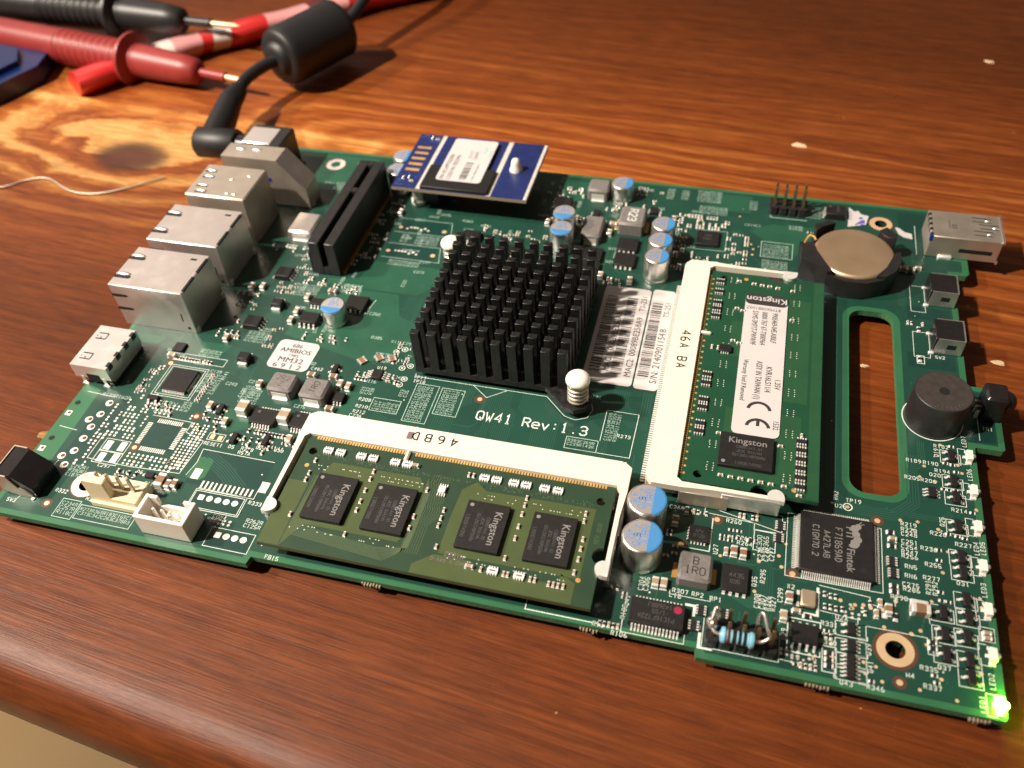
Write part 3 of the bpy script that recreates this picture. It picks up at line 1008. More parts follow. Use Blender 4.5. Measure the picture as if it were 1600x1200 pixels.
def block(x0, x1, y0, y1, rot=0, h=0.85, m=0, frame=False, first='RC'):
    """A block of close-set part numbers as printed beside crowded areas."""
    step = h * 1.42
    if rot == 0:
        y = y1 - step
        while y > y0 - 0.05:
            n = max(1, int((x1 - x0) / (h * 0.95)))
            t = ''
            while len(t) < n:
                t += R.choice(first) + '%03d' % R.randint(100, 399)
            stroke(silk, t[:n], x0 + .15, y, ZS, h, 0, h * .11, m, pitch=h * .95)
            y -= step
    else:
        x = x0 + step
        while x < x1 + 0.05:
            n = max(1, int((y1 - y0) / (h * 0.95)))
            t = ''
            while len(t) < n:
                t += R.choice(first) + '%03d' % R.randint(100, 399)
            stroke(silk, t[:n], x, y0 + .15, ZS, h, 90, h * .11, m, pitch=h * .95)
            x += step
    if frame:
        box_line(x0 - .3, x1 + .3, y0 - .3, y1 + .3, .15, m)


block(-188.8, -184.9, 1.9, 6.0, 0, .82, m=1, frame=True)
block(-183.9, -171.0, 2.4, 5.3, 0, .74, m=1, frame=True)
block(-85.5, -79.0, 42.9, 45.6, 0, .72, m=1, frame=True)
block(-78.0, -74.0, 46.4, 55.0, 90, .72, m=1)
silk.line([(-78.3, 55.3), (-71.1, 55.3), (-71.3, 42.6), (-78.5, 42.6)], .13, ZS)
silk.line([(-78.4, 55.3), (-78.4, 46.1)], .13, ZS)
block(-132.2, -126.0, 44.5, 47.8, 90, .72, m=1, frame=True)
block(-123.6, -118.6, 43, 54.2, 90, .72, m=1, frame=True)
block(-117.2, -112.2, 46.4, 54.0, 90, .72, m=1, frame=True)
block(-76.4, -73.2, 138.8, 144.2, 90, .8, 1)
block(-72.2, -69.0, 139.2, 143.8, 90, .8, 1)
block(-67.4, -60.4, 138.5, 144.8, 0, .8, 1)
block(-66.5, -58.0, 133.5, 138.0, 90, .8, 1)
block(-52.8, -49.6, 137.6, 142.6, 90, .8, 1)
block(-48.0, -40.4, 117.6, 123.6, 90, .8, 1, frame=True)
block(-48.0, -40.6, 111.6, 116.8, 90, .8, 1)
block(-53.4, -48.2, 129.0, 131.2, 0, .8, 1)
block(-41.5, -37.0, 129.8, 132.6, 0, .8, 1)
block(-37.6, -33.0, 136.6, 142.0, 90, .8, 1)
block(-146.8, -143.6, 105.4, 109.4, 90, .8, 1)
block(-142.4, -135.2, 105.4, 109.4, 90, .8, 1)
block(-146.8, -137.5, 95.4, 98.0, 90, .8, 1)
block(-181.6, -175.4, 52.6, 55.6, 90, .85, 1)
block(-176.2, -170.6, 41.0, 47.6, 90, .85, 1)
block(-183.0, -177.6, 33.0, 37.4, 90, .85, 1)
block(-177.0, -173.6, 34.6, 38.6, 90, .85, 1)
block(-164.6, -159.2, 40.0, 46.4, 90, .85, 1)
block(-172.6, -166.4, 59.6, 66.0, 90, .85, 1)
block(-168.0, -160.6, 78.6, 84.0, 90, .85, 1)
block(-154.6, -149.6, 82.4, 86.4, 90, .85, 1)
block(-143.6, -137.0, 60.0, 65.4, 60, .9, 1) if False else None
block(-137.4, -131.2, 60.4, 62.8, 0, .8, 1)
block(-135.0, -129.2, 66.0, 67.6, 0, .8, 1)
block(-127.4, -124.8, 49.6, 52.2, 90, .8, 1)
block(-136.8, -133.2, 48.6, 51.0, 90, .8, 1)
block(-170.4, -166.2, 12.6, 16.4, 0, .8)
block(-173.8, -170.8, 12.2, 14.6, 0, .8)
block(-155.4, -152.0, 6.8, 9.0, 0, .8)
block(-147.0, -142.4, 6.9, 10.4, 0, .85)
block(-192.8, -188.0, 11.2, 15.4, 0, .8, 1)
block(-198.0, -190.0, 35.2, 36.6, 0, .9, 1)
block(-202.4, -196.6, 24.4, 25.6, 0, .9, 1)
block(-43.6, -40.0, 25.4, 29.6, 90, .9, frame=True)
block(-108.0, -103.0, 104.0, 106.6, 0, .8, 1)
block(-175.6, -171.8, 124.6, 130.0, 90, .8, 1)
block(-155.2, -150.0, 82.0, 85.8, 90, .72, 1)
block(-187.4, -184.0, 50.4, 52.8, 0, .8, 1)
block(-39.8, -35.0, 3.4, 5.6, 0, .8, 1) if False else None
for k in range(170):                                            # single part numbers between the parts
    x, y = R.choice(((-168, 40), (-168, 30), (-150, 20), (-110, 40))) if False else (R.uniform(-198, -68), R.uniform(40, 142))
    if (-165 < x < -156 and 86 < y < 130) or (-128 < x < -84 and 48 < y < 98) or (x < -182 and y > 56) or (-128 < x < -110 and y < 56) or (-145 < x < -128 and y < 50):
        continue
    if (-109 < x < -70 and 40 < y < 58) or (-88 < x < -66 and 60 < y < 100) or (-142 < x < -68 and y < 42):
        continue
    stroke(silk, R.choice('RCCQDU') + str(R.randint(100, 399)), x, y, ZS, .85, R.choice((0, 90)), .11, 1)
# outlines
for a in [(-161.4, -149.2, 9.9, 14.9), (-161.1, -149.6, 10.3, 14.5), (-153.2, -143.2, 1.95, 6.6), (-186.3, -176.0, 38.2, 48.4), (-185.6, -176.6, 38.8, 47.8),
          (-187.0, -173.0, 50.0, 52.4), (-166.0, -162.0, 28.1, 30.1), (-37.6, -19.6, 20.6, 35.4), (-189.0, -182.8, 20.2, 23.6), (-189.0, -182.8, 16.7, 20.0)]:
    box_line(*a, .13, 0)
silk.line([(-182.2, 32.2), (-171.7, 32.0), (-171.7, 29), (-166.4, 27.4), (-167.3, 17.8), (-179.8, 17.2), (-190.5, 17.4), (-190.5, 23)], .13, ZS)
silk.line([(-165.6, 17.7), (-164.9, 21.6), (-165.3, 25.3), (-147.5, 25.1)], .13, ZS)
silk.line([(-161.1, 15.2), (-147.8, 14.9), (-147.8, 17)], .13, ZS)
silk.line([(-125.2, 57.6), (-125.2, 56.6), (-92.8, 56.6), (-87.6, 51.6), (-85.0, 50.9), (-82.4, 52.1), (-81.6, 54.6), (-82.2, 56.4)], .13, ZS)
silk.line([(-110.6, 56.6), (-106.5, 53.4), (-102.2, 56.6)], .13, ZS)
for y0, y1 in ((109.8, 116.2), (98.4, 104.6)):
    silk.line([(-149.4, y1), (-134.0, y1), (-132.6, y0), (-149.4, y0)], .13, ZS, 1)
silk.line([(-150.5, 37), (-141, 37)], .13, ZS)
silk.line([(-52.2, 30.9), (-52.2, 22.8), (-58, 22.8)], .2, ZS)
silk.line([(-60.0, 33.4), (-54, 33.2), (-54, 32), (-44, 31.4), (-44, 29.8), (-40, 29.7)], .13, ZS)
silk.line([(-59.2, 34.4), (-38.6, 34.3), (-38.6, 30.2), (-60, 35)], .13, ZS)
silk.line([(-58.6, 12.9), (-58.6, 11.8), (-50.9, 11.8), (-50.9, 13)], .13, ZS)
silk.line([(-71.1, 19), (-71.1, 13.8), (-69, 13.8)], .13, ZS)
silk.line([(-66.4, 9.4), (-66.4, 2.0)], .2, ZS)
silk.line([(-66.4, 2.0), (-54.8, 2.0), (-54.8, 4)], .13, ZS)
silk.line([(-55.4, 10.2), (-53.6, 10.2), (-53.6, 8)], .5, ZS)
silk.line([(-52.1, 5), (-52.1, 2.1), (-49.6, 2.1)], .55, ZS)
silk.line([(-51.6, 8.2), (-51.6, 2.3), (-37.9, 2.3), (-37.9, 8.2)], .13, ZS)
silk.line([(-69.5, 2.6), (-84.8, 2.6), (-84.8, 4.6)], .2, ZS)
silk.line([(-31.2, 19.8), (-22.0, 19.2), (-22, 17.8), (-17.5, 17.2), (-17.5, 20.4), (-11.6, 20.4), (-11.6, 16)], .13, ZS)
silk.line([(-31.0, 14.4), (-24.2, 14.0), (-24.2, 13.0), (-12.2, 13.0), (-12.2, 9.8), (-10.6, 9.8), (-10.6, 15.2)], .13, ZS)
silk.line([(-31.4, 19.2), (-31.4, 13.2), (-34.6, 13.2)], .5, ZS)
silk.line([(-36.6, 8.2), (-36.6, 11.8), (-30.8, 11.8), (-30.8, 9.6)], .22, ZS)
silk.line([(-36.6, 8.0), (-36.6, 4.9), (-30.8, 4.9), (-30.8, 6)], .2, ZS)
silk.line([(-38, 3.0), (-31, 2.7)], .13, ZS)
for y in (11.6, 8.1, 5.3, 3.0):
    box_line(-28.2, -22.8, y - 1.5, y + 1.4, .13)
    silk.line([(-24.2, y - 1.5), (-22.7, y - 1.5), (-22.7, y - .8)], .38, ZS)
box_line(-30.4, -28.0, 2.4, 7.4, .17)
box_line(-12.0, -9.6, 44.9, 48.0, .16) if False else None
for x, y in [(-5.2, 56.9), (-5.2, 50.2), (-5.0, 46.0), (-5.2, 38.8), (-5.2, 31.6), (-5.1, 28.2), (-5.0, 22.2), (-9.3, 18.6), (-4.9, 18.6), (-9.3, 14.2), (-5.5, 14.4), (-9.3, 10.2), (-5.4, 10.0), (-5.4, 6.6)]:
    silk.line([(x - .6, y + 1.7), (x - 2.0, y + 1.7), (x - 2.0, y - 1.7), (x + 2.0, y - 1.7), (x + 2.0, y + 1.0), (x + .9, y + 1.0)], .13, ZS)
for x, y in [(-1.7, 57.7), (-1.6, 48.5), (-1.6, 39.5), (-1.5, 30.4), (-1.5, 21.0), (-1.8, 11.9), (-1.3, 2.5)]:
    silk.line([(x - .4, y + 2.0), (x - 1.9, y + 2.0), (x - 1.9, y - 2.1), (x - .1, y - 2.1)], .13, ZS)
box_line(-3.2, -0.6, 14.6, 17.4, .13)
box_line(-11.0, -7.6, 102.6, 112.4, .13)
box_line(-11.0, -7.4, 86.6, 95.2, .13)
box_line(-10.4, -8.8, 84.4, 87.0, .18)
silk.annulus(-8.2, 67.3, ZS, 6.15, 6.4, 48, 0)
silk.line([(-8.6, 125.6), (-8.6, 138)], .13, ZS)
silk.line([(1.2, 62.9), (1.2, 69.4)], .13, ZS)
silk.line([(-46.6, 141), (-46.6, 135.2), (-36.8, 135.2)], .2, ZS, 1)
silk.line([(-66.4, 126), (-57.6, 126.2), (-57.6, 117.6), (-66.2, 117.4)], .13, ZS, 1)
silk.line([(-196.6, 15.4), (-197.6, 9.6), (-199.4, 4.0)], .14, ZS)
silk.line([(-198.6, 13.6), (-193.2, 13.2)], .13, ZS)
silk.line([(-202.2, 35.8), (-194.4, 35.4)], .13, ZS)
silk.line([(-202.6, 24.6), (-197.6, 24.2)], .13, ZS)
silk.line([(-151.5, 75.2), (-145.2, 75.4), (-144.2, 80.8)], .13, ZS)
silk.build('white_lettering', ['silk', 'silk_dim'], BOARD, kind='stuff')

# ---------------------------------------------------------------- soldered components (parts of the board)
def gull(mb, side, t, half, h, L, w, m):
    """One gull-wing lead leaving the body at distance half on the given side, at offset t along it."""
    prof = [(0, h * .42), (L * .25, h * .42), (L * .5, .02), (L, .02), (L, .16), (L * .58, .16), (L * .34, h * .58), (0, h * .58)]
    a = []
    b = []
    for d, z in prof:
        for lst, q in ((a, t - w / 2), (b, t + w / 2)):
            if side == '+x':
                lst.append((half + d, q, z))
            elif side == '-x':
                lst.append((-half - d, q, z))
            elif side == '+y':
                lst.append((q, half + d, z))
            else:
                lst.append((q, -half - d, z))
    if side in ('+x', '-y'):
        a, b = b, a
    mb.rings([a, b], m)


def chip(cx, cy, sx, sy, h, leads=(), marks=(), name='chip', rz=0, dot=None, bev=.12, zoff=.08, mk='chip_mark', lead_mat='tin', parent=None, label=None):
    mb = MB()
    mb.box(-sx / 2, sx / 2, -sy / 2, sy / 2, zoff, h, 0, bev, 0.05)
    o = mb.build(name, 'chip_black', parent or BOARD, (cx, cy, 0), rz)
    if label:
        o['label'] = label
    if leads:
        lb = MB()
        n_l = 0
        for side, n, pitch, L, w in leads:
            half = sx / 2 if side[1] == 'x' else sy / 2
            for k in range(n):
                gull(lb, side, (k - (n - 1) / 2) * pitch, half - .06, h, L, w, 0)
                n_l += 1
        p = lb.build('lead_row', lead_mat, o)
        p['kind'] = 'stuff'
    if marks or dot:
        tb = MB()
        for t, x, y, hh, r in marks:
            stroke(tb, t, x, y, h + .012, hh, r, hh * .13, 0, centre=True, narrow=.9)
        if dot:
            tb.disc(dot[0], dot[1], h + .012, dot[2], 14, 0)
        tb.build('marking', mk, o, kind='stuff')
    return o


def two_term(l, w, h, body, tl=.25):
    def f(mb):
        mb.box(-l / 2 + l * tl * .9, l / 2 - l * tl * .9, -w / 2 + .02, w / 2 - .02, .03, h - .02, 0, .04)
        for s in (-1, 1):
            a, b = sorted((s * l / 2, s * (l / 2 - l * tl)))
            mb.box(a, b, -w / 2, w / 2, .02, h, 1, min(.1, w * .12))
            mb.box(a - .12 if s < 0 else b - .25, a + .25 if s < 0 else b + .12, -w / 2 - .05, w / 2 + .05, .012, .1, 1)
    return f


def smd(kind, x, y, rz=0, parent=None, z=0):
    tab = {'c0402': (1.0, .5, .5, 'ceramic'), 'c0603': (1.6, .82, .8, 'ceramic'), 'c0805': (2.1, 1.3, 1.2, 'ceramic'), 'c1206': (3.3, 1.9, 1.7, 'ceramic_brown'),
           'c1210': (3.3, 2.5, 2.2, 'ceramic'), 'k0805': (2.1, 1.3, 1.2, 'ceramic_brown'), 'r0402': (1.0, .5, .35, 'ceramic_black'), 'r0603': (1.6, .82, .45, 'ceramic_black'),
           'r1206': (3.2, 1.6, .6, 'ceramic_black')}
    l, w, h, b = tab[kind]
    nm = 'resistor' if kind[0] == 'r' else 'ceramic_capacitor'
    return inst(nm, kind, two_term(l, w, h, b), [b, 'tin'], parent or BOARD, (x, y, z), rz)


def sot(left, right, sx=1.35, sy=2.9, pitch=1.9, h=1.05):
    def f(mb):
        mb.box(-sx / 2, sx / 2, -sy / 2, sy / 2, .06, h, 0, .1, .05)
        for side, n in (('-x', left), ('+x', right)):
            p = pitch if n == 2 else pitch / 2
            for k in range(n):
                gull(mb, side, (k - (n - 1) / 2) * p, sx / 2 - .05, h, 1.0, .5 if n < 3 else .32, 1)
    return f


for i, (x, y, l, r) in enumerate([(-5.2, 56.9, 2, 1), (-5.2, 50.2, 2, 1), (-5.0, 46.0, 1, 2), (-5.2, 38.8, 2, 1), (-5.2, 31.6, 2, 1), (-5.1, 28.2, 2, 1), (-5.0, 22.2, 1, 2),
                                  (-9.3, 18.6, 1, 2), (-4.9, 18.6, 2, 1), (-9.3, 14.2, 2, 1), (-5.5, 14.4, 2, 1), (-9.3, 10.2, 1, 2), (-5.4, 10.0, 1, 2), (-5.4, 6.6, 1, 2)]):
    inst('transistor', 'sot%d%d' % (l, r), sot(l, r), ['chip_black', 'tin'], BOARD, (x, y, 0))
for x, y, l, r, k in [(-9.6, 46.3, 3, 3, 6), (-25.5, 11.6, 2, 3, 5), (-25.5, 8.1, 3, 3, 6), (-25.6, 5.3, 3, 3, 6), (-25.6, 3.0, 3, 3, 6)]:
    inst('transistor', 'sc%d%d%d' % (l, r, k), sot(l, r, 1.5, 2.4, 1.5, 1.0), ['chip_black', 'tin'], BOARD, (x, y, 0))
for x, y, r in [(-184.5, 36.8, 90), (-166.7, 36.8, 0), (-159.5, 29.4, 0), (-144.9, 54.6, 0), (-151.9, 30.3, 0)]:
    inst('transistor', 'sot21', sot(2, 1), ['chip_black', 'tin'], BOARD, (x, y, 0), r)
chip(-140.3, 45.8, 2.6, 2.8, 1.2, [('-y', 3, .8, .7, .35), ('+y', 3, .8, .7, .35)])
inst('diode', 'sod', sot(1, 1, 2.2, 1.5, 1, 1.0), ['chip_black', 'tin'], BOARD, (-173.1, 15.7, 0))
chip(-33.8, 8.3, 4.9, 3.9, 1.6, [('-y', 4, 1.27, 1.0, .42), ('+y', 4, 1.27, 1.0, .42)])
chip(-60.3, 6.3, 10.2, 5.3, 1.8, [('-y', 14, .65, 1.15, .32), ('+y', 14, .65, 1.15, .32)],
     [('PIC16F722A', -.1, -1.1, .85, 180), ('-I/SS', .6, .2, .8, 180), ('1426BBJ', .4, 1.5, .8, 180)], mk='chip_mark_dim')
pd = MB()
pd.disc(0, 0, 0, .78, 20)
pd.build('paint_dot', 'paint_dot', BOARD, (-56.6, 7.6, 1.83))
chip(-46.8, 17.3, 5.0, 6.0, 1.05, [('-y', 4, 1.27, .55, .6)], [('4435', .2, .6, .9, 0), ('035', 0, -.8, .8, 0)], mk='chip_mark_dim')
chip(-54.6, 26.1, 4.0, 4.0, .85, [('-y', 5, .65, .35, .3), ('+x', 5, .65, .35, .3), ('-x', 5, .65, .35, .3), ('+y', 5, .65, .35, .3)], [('APW', 0, .5, .7, 0), ('8720', 0, -.6, .7, 0)], mk='chip_mark_dim')
FIN = chip(-28.3, 28.8, 14.0, 14.0, 1.45, [(s, 32, .4, 1.25, .2) for s in ('+x', '-x', '+y', '-y')],
           [('F71869AD', .3, 0, 1.25, -90), ('A427LAB', -1.9, -.3, 1.15, -90), ('CIGM70.2', -4.0, .2, 1.15, -90)], bev=.2)
fm = MB()
font(fm, 'Fintek', 2.6, -3.2, 1.47, 1.5, -90, 0, True, .012)
font(fm, 'FTI', 2.4, 3.4, 1.47, 1.35, -90, 0, True, .01)
for x, y, rx, ry in ((3.6, 3.1, .75, .85), (3.9, 1.9, .8, .8), (3.3, 4.4, .8, .9), (3.4, 1.0, .9, .9), (4.0, 5.0, .6, .7), (3.1, .3, .9, .55)):
    fm.disc(x, y, 1.474 + R.uniform(0, .004), rx, 16, 0, ry)
fm.line([(4.0, 5.5), (4.7, 6.3)], .16, 1.475)
fm.line([(4.1, 5.4), (5.2, 5.8)], .16, 1.475)
fm.build('logo', 'chip_mark', FIN, kind='stuff')
fmd = MB()
fmd.disc(4.9, -4.9, 1.462, .62, 20)
fmd.build('pin_one_dimple', 'ceramic_black', FIN)
chip(-181.0, 43.3, 6.9, 7.2, .95, [('-y', 15, .4, .4, .2), ('+x', 15, .4, .4, .2)])
chip(-187.0, 53.9, 3.0, 3.0, .8, [])
for x, y in [(-168.4, 53.2), (-168.7, 73.4)]:
    o = chip(x, y, 3.2, 2.6, 2.1, [], name='diode', bev=.25)
    t = MB()
    t.box(-1.2, 1.2, -2.0, -1.3, .02, .9, 0, .08)
    t.build('terminal', 'tin', o)
    t = MB()
    t.box(-1.2, 1.2, 1.3, 2.0, .02, .9, 0, .08)
    t.build('terminal', 'tin', o)
for x, y in [(-172.4, 85.6), (-172.2, 65.8)]:
    chip(x, y, 4.4, 4.0, 1.55, [('-x', 4, 1.05, .9, .4), ('+x', 4, 1.05, .9, .4)], name='chip', bev=.2)
for x, y, sx, sy in [(-158.2, 69.8, 4.9, 3.9)]:
    chip(x, y, sx, sy, 1.6, [('-y', 4, 1.27, 1.0, .45), ('+y', 4, 1.27, 1.0, .45)])
chip(-158.6, 76.3, 4.2, 2.4, 1.2, [('-y', 4, .95, .8, .4), ('+y', 4, .95, .8, .4)])
chip(-148.4, 77.8, 5.6, 5.2, 1.3, [('-y', 4, 1.27, .5, .5)])
for x, y in [(-155.2, 36.6), (-145.6, 37.2)]:
    chip(x, y, 6.2, 4.6, 1.15, [('-y', 7, .68, 1.0, .32), ('+y', 7, .68, 1.0, .32)], (), dot=(-1.7, 1.0, .4), mk='chip_mark_dim')
chip(-134.1, 54.9, 2.6, 3.0, 1.05, [('-x', 4, .68, 1.7, .3), ('+x', 4, .68, 1.7, .3)])
chip(-62.6, 121.8, 6.1, 6.3, .95, [], [('ASM', 0, .8, .8, 0), ('1061', 0, -.6, .8, 0)], mk='chip_mark_dim')
chip(-29.4, 139.2, 5.2, 4.4, 1.9, [('-x', 4, 1.05, .8, .42), ('+x', 4, 1.05, .8, .42)], [('25Q64', .5, .2, .7, 90)], mk='chip_mark_dim', dot=(-1.6, 1.4, .35))
chip(-189.4, 133.0, 3.4, 5.6, 2.4, [('-y', 1, 1, .8, 2.2), ('+y', 1, 1, .8, 2.2)], name='diode', bev=.3)
chip(-113.0, 106.0, 4.9, 3.9, 1.6, [('-y', 4, 1.27, 1.0, .45), ('+y', 4, 1.27, 1.0, .45)])
chip(-104.6, 129.6, 5.0, 5.4, 1.8, [('-x', 4, 1.2, .9, .4), ('+x', 4, 1.2, .9, .4)])
chip(-126.6, 110.6, 4.9, 3.9, 1.6, [('-y', 4, 1.27, 1.0, .45), ('+y', 4, 1.27, 1.0, .45)])
chip(-94.4, 127.6, 2.2, 2.2, 1.1, [('-x', 2, 1.0, .6, .4), ('+x', 2, 1.0, .6, .4)])
chip(-78.6, 131.6, 2.4, 2.6, 1.1, [('-x', 2, 1.0, .6, .4), ('+x', 2, 1.0, .6, .4)])
# power stage beside the heat sink
for x, y in [(-83.4, 114.8), (-83.2, 108.2), (-92.2, 108.8), (-92.0, 103.0)]:
    chip(x, y, 5.6, 5.4, 1.2, [('-y', 4, 1.27, .5, .5), ('+y', 1, 1, .5, 3.6)])
# small passive arrays
def array4(mb):
    mb.box(-.8, .8, -1.05, 1.05, .03, .5, 0, .05)
    for k in range(4):
        for s in (-1, 1):
            mb.box(min(s * .55, s * 1.0), max(s * .55, s * 1.0), -.95 + k * .54, -.65 + k * .54, .012, .54, 1)
for x, y, r in [(-17.9, 27.9, 0), (-17.7, 25.3, 0), (-39.0, 31.7, 0), (-39.2, 28.7, 0), (-48.4, 9.6, 0), (-52.4, 9.4, 0), (-53.4, 6.0, 0), (-135.8, 60.6, 40), (-132.6, 61.0, 30), (-139.6, 58.8, 50)]:
    inst('resistor_array', 'array4' if x > -100 else 'array4b', array4, ['ceramic_black' if x > -100 else 'ceramic_brown', 'tin'], BOARD, (x, y, 0), r)
# ceramic capacitors and resistors large enough to tell apart
for k, x, y, r in [('k0805', -59.6, 28.3, 90), ('c0805', -61.5, 13.3, 90), ('c0805', -59.9, 13.4, 90), ('k0805', -47.5, 23.6, 90), ('k0805', -45.7, 23.4, 90), ('c0603', -49.0, 23.4, 90),
                   ('k0805', -36.6, 15.7, 90), ('c0805', -37.5, 11.5, 90), ('c0603', -20.3, 18.2, 90), ('k0805', -18.9, 17.0, 90), ('c0603', -21.0, 15.8, 90), ('r0603', -17.6, 16.0, 90),
                   ('c1210', -161.1, 37.8, 90), ('c1210', -150.4, 37.4, 90), ('c1206', -169.6, 14.6, 90), ('k0805', -166.4, 14.6, 90), ('k0805', -167.8, 14.2, 90),
                   ('c0805', -162.9, 72.2, 90), ('c0805', -163.0, 68.7, 90), ('c0805', -179.1, 79.1, 90), ('c0805', -176.1, 79.7, 90), ('k0805', -156.6, 81.3, 0), ('c0805', -162.3, 77.9, 90),
                   ('c0805', -176.7, 59.4, 90), ('c0805', -141.8, 50.1, 90), ('c0805', -139.6, 49.7, 90), ('k0805', -161.0, 46.1, 90), ('k0805', -149.8, 51.5, 0), ('k0805', -144.3, 52.0, 0),
                   ('k0805', -141.3, 42.1, 0), ('c0805', -169.6, 37.3, 90), ('c0805', -163.8, 33.4, 90), ('c0805', -146.8, 31.6, 90), ('c0805', -187.4, 50.8, 0), ('c0603', -35.2, 13.2, 0),
                   ('r0603', -33.2, 12.6, 0), ('c0603', -17.6, 33.2, 0), ('r0603', -17.7, 31.6, 0), ('r0603', -17.9, 34.8, 0), ('r0603', -17.6, 22.6, 0), ('r0603', -17.6, 21.4, 0), ('r0603', -9.8, 85.7, 90),
                   ('r0603', -9.6, 96.0, 90), ('c0603', -8.6, 119.4, 0), ('c0805', -12.4, 118.2, 0), ('k0805', -10.6, 118.0, 0), ('c0805', -88.4, 101.0, 90), ('c0805', -80.6, 100.4, 90),
                   ('c0805', -89.3, 119.4, 90), ('c0805', -88.9, 123.4, 0), ('c0603', -76.6, 128.0, 90), ('k0805', -72.6, 128.6, 90), ('k0805', -99.6, 124.0, 90), ('c0805', -178.6, 117.8, 0),
                   ('c0603', -183.4, 124.6, 90), ('c0805', -150.2, 118.0, 90), ('r0603', -44.4, 27.0, 0), ('c0603', -57.6, 31.4, 90), ('c0805', -107.2, 121.0, 90), ('c0805', -103.6, 118.6, 90),
                   ('c0603', -2.0, 16.0, 0), ('c0603', -2.0, 15.0, 0), ('r0603', -11.4, 12.2, 0), ('r0603', -11.4, 11.0, 0), ('r0603', -29.2, 6.0, 0), ('r0603', -29.2, 4.8, 0), ('r0603', -29.2, 3.6, 0)]:
    smd(k, x, y, r)
# a choke-like two-turn filter by the diodes
o = smd('c1206', -13.3, 18.0, 0)
flt = MB()
for sx in (-1, 1):
    flt.box(sx * 1.3 - .35, sx * 1.3 + .35, 17.6 - 18.0, 20.0 - 18.0, .02, .5, 0, .1)
flt.box(-1.6, 1.6, 1.7, 2.4, .02, .55, 0, .1)
flt.build('bridge', 'tin', o)

# the crowd of half-millimetre parts
dust = MB()
proto_r, proto_c = MB(), MB()
two_term(1.0, .5, .36, '')(proto_r)
two_term(1.0, .5, .5, '')(proto_c)


def put(kind, x, y, rot):
    mt = Matrix.Translation((x, y, 0)) @ Matrix.Rotation(math.radians(rot), 4, 'Z')
    t = MB()
    t.add(proto_c if kind == 'c' else proto_r, mt)
    if kind == 'c':
        t.m = [2 if q == 0 else 1 for q in t.m]
    dust.add(t)


def crowd(x0, x1, y0, y1, n, rots=(90,), pc=.4):
    """n small parts on a placement grid, most of them turned the same way."""
    rot = rots[0]
    px_, py_ = (.85, 1.55) if rot == 90 else (1.6, .85)
    cells = [(x0 + i * px_, y0 + j * py_) for i in range(int((x1 - x0) / px_) + 1) for j in range(int((y1 - y0) / py_) + 1)]
    R.shuffle(cells)
    for x, y in cells[:n]:
        put('c' if R.random() < pc else 'r', x, y, rot if R.random() < .88 else 90 - rot)


for x, y in [(-4.8, 59.9), (-6.3, 55.0), (-4.9, 54.8), (-4.3, 53.0), (-7.1, 47.9), (-6.1, 47.9), (-4.8, 48.1), (-2.0, 43.0), (-7.0, 36.8), (-5.3, 36.6), (-4.0, 36.4), (-9.0, 32.6), (-9.1, 30.2), (-9.3, 23.1), (-9.2, 21.3), (-8.1, 21.3), (-11.4, 5.8), (-11.1, 4.5), (-22.0, 2.3), (-30.8, 9.8), (-29.7, 10.4)]:
    put('r', x, y, 0)
for x, y in [(-30.2, 18.1), (-29.1, 17.9), (-28.2, 17.9), (-30.1, 15.5), (-29.1, 15.5), (-28.1, 15.4), (-27.0, 15.5), (-22.9, 15.6), (-22.0, 17.9)]:
    put('r', x, y, 90)
for a in [(-57, -53, 31.6, 32.6, 5, (90,), .1), (-50, -46.5, 26.2, 29.4, 7, (0,)), (-62, -58, 20, 26.6, 9, (0,)),
          (-190, -187.4, 38, 48, 12, (0,), .3), (-186.0, -176.6, 50.6, 51.6, 12, (90,), .3), (-174.0, -173, 38.4, 47, 10, (0,), .9), (-157.4, -147, 32.4, 33.4, 12, (90,), .2), (-160, -150, 27, 31, 10),
          (-152, -144, 29, 31.6, 8), (-171, -164.6, 30.6, 35.6, 10), (-185, -178, 33, 36.4, 8), (-170, -165.6, 86, 100, 14, (0,)), (-180, -174, 60.4, 63.0, 9, (90,), .8), (-182, -176, 76.6, 78, 6, (90,), .9), (-166, -160, 84, 87, 8),
          (-172, -166, 79, 83, 10, (0,), .6), (-158, -150, 82.4, 84.4, 9), (-180, -174, 66, 74, 8, (0,), .5), (-166, -163.6, 58, 66, 7, (0,), .6), (-160, -146, 63.6, 66.0, 10, (90,), .5),
          (-132, -127.4, 60, 67, 12, (0,), .4), (-140, -136.4, 51.6, 56, 6), (-131, -128, 53.6, 56, 4), (-126, -104, 99.6, 105, 24), (-124, -106, 111.6, 117, 22, (0,)), (-110, -96, 121, 126, 16, (0,), .6), (-110, -99, 134, 141, 16, (90,), .6),
          (-92, -76, 130.6, 134, 12), (-84, -77, 136, 143, 10, (0,), .5), (-72, -56, 127, 133, 36, (90,), .8), (-57, -52, 110, 126, 30, (0,), .6), (-72, -67.4, 107, 125, 22, (0,), .5), (-66, -58.6, 107.4, 115.4, 18, (90,), .5),
          (-188, -179.6, 118, 127, 14, (0,), .5), (-171, -166, 112, 127, 14, (0,), .5), (-155.6, -150.4, 90, 126, 30, (0,), .7), (-183, -166, 96, 98.4, 10), (-88, -78, 98.8, 102, 6),
          (-36.6, -31.4, 2.6, 4, 5, (90,)), (-29.8, -28.6, 9.4, 10.2, 2, (90,)), (-47, -41, 32.6, 35.6, 5), (-182, -176.6, 14, 16.4, 9), (-70, -66.6, 7.4, 11, 4, (0,)), (-70.4, -67, 2.8, 4, 5, (90,)), (-12, -8.6, 98, 100, 3), (-36, -30, 129, 133, 4, (0,))]:
    crowd(*a)
dust.build('tiny_passives', ['ceramic_black', 'tin', 'ceramic'], BOARD, kind='stuff')


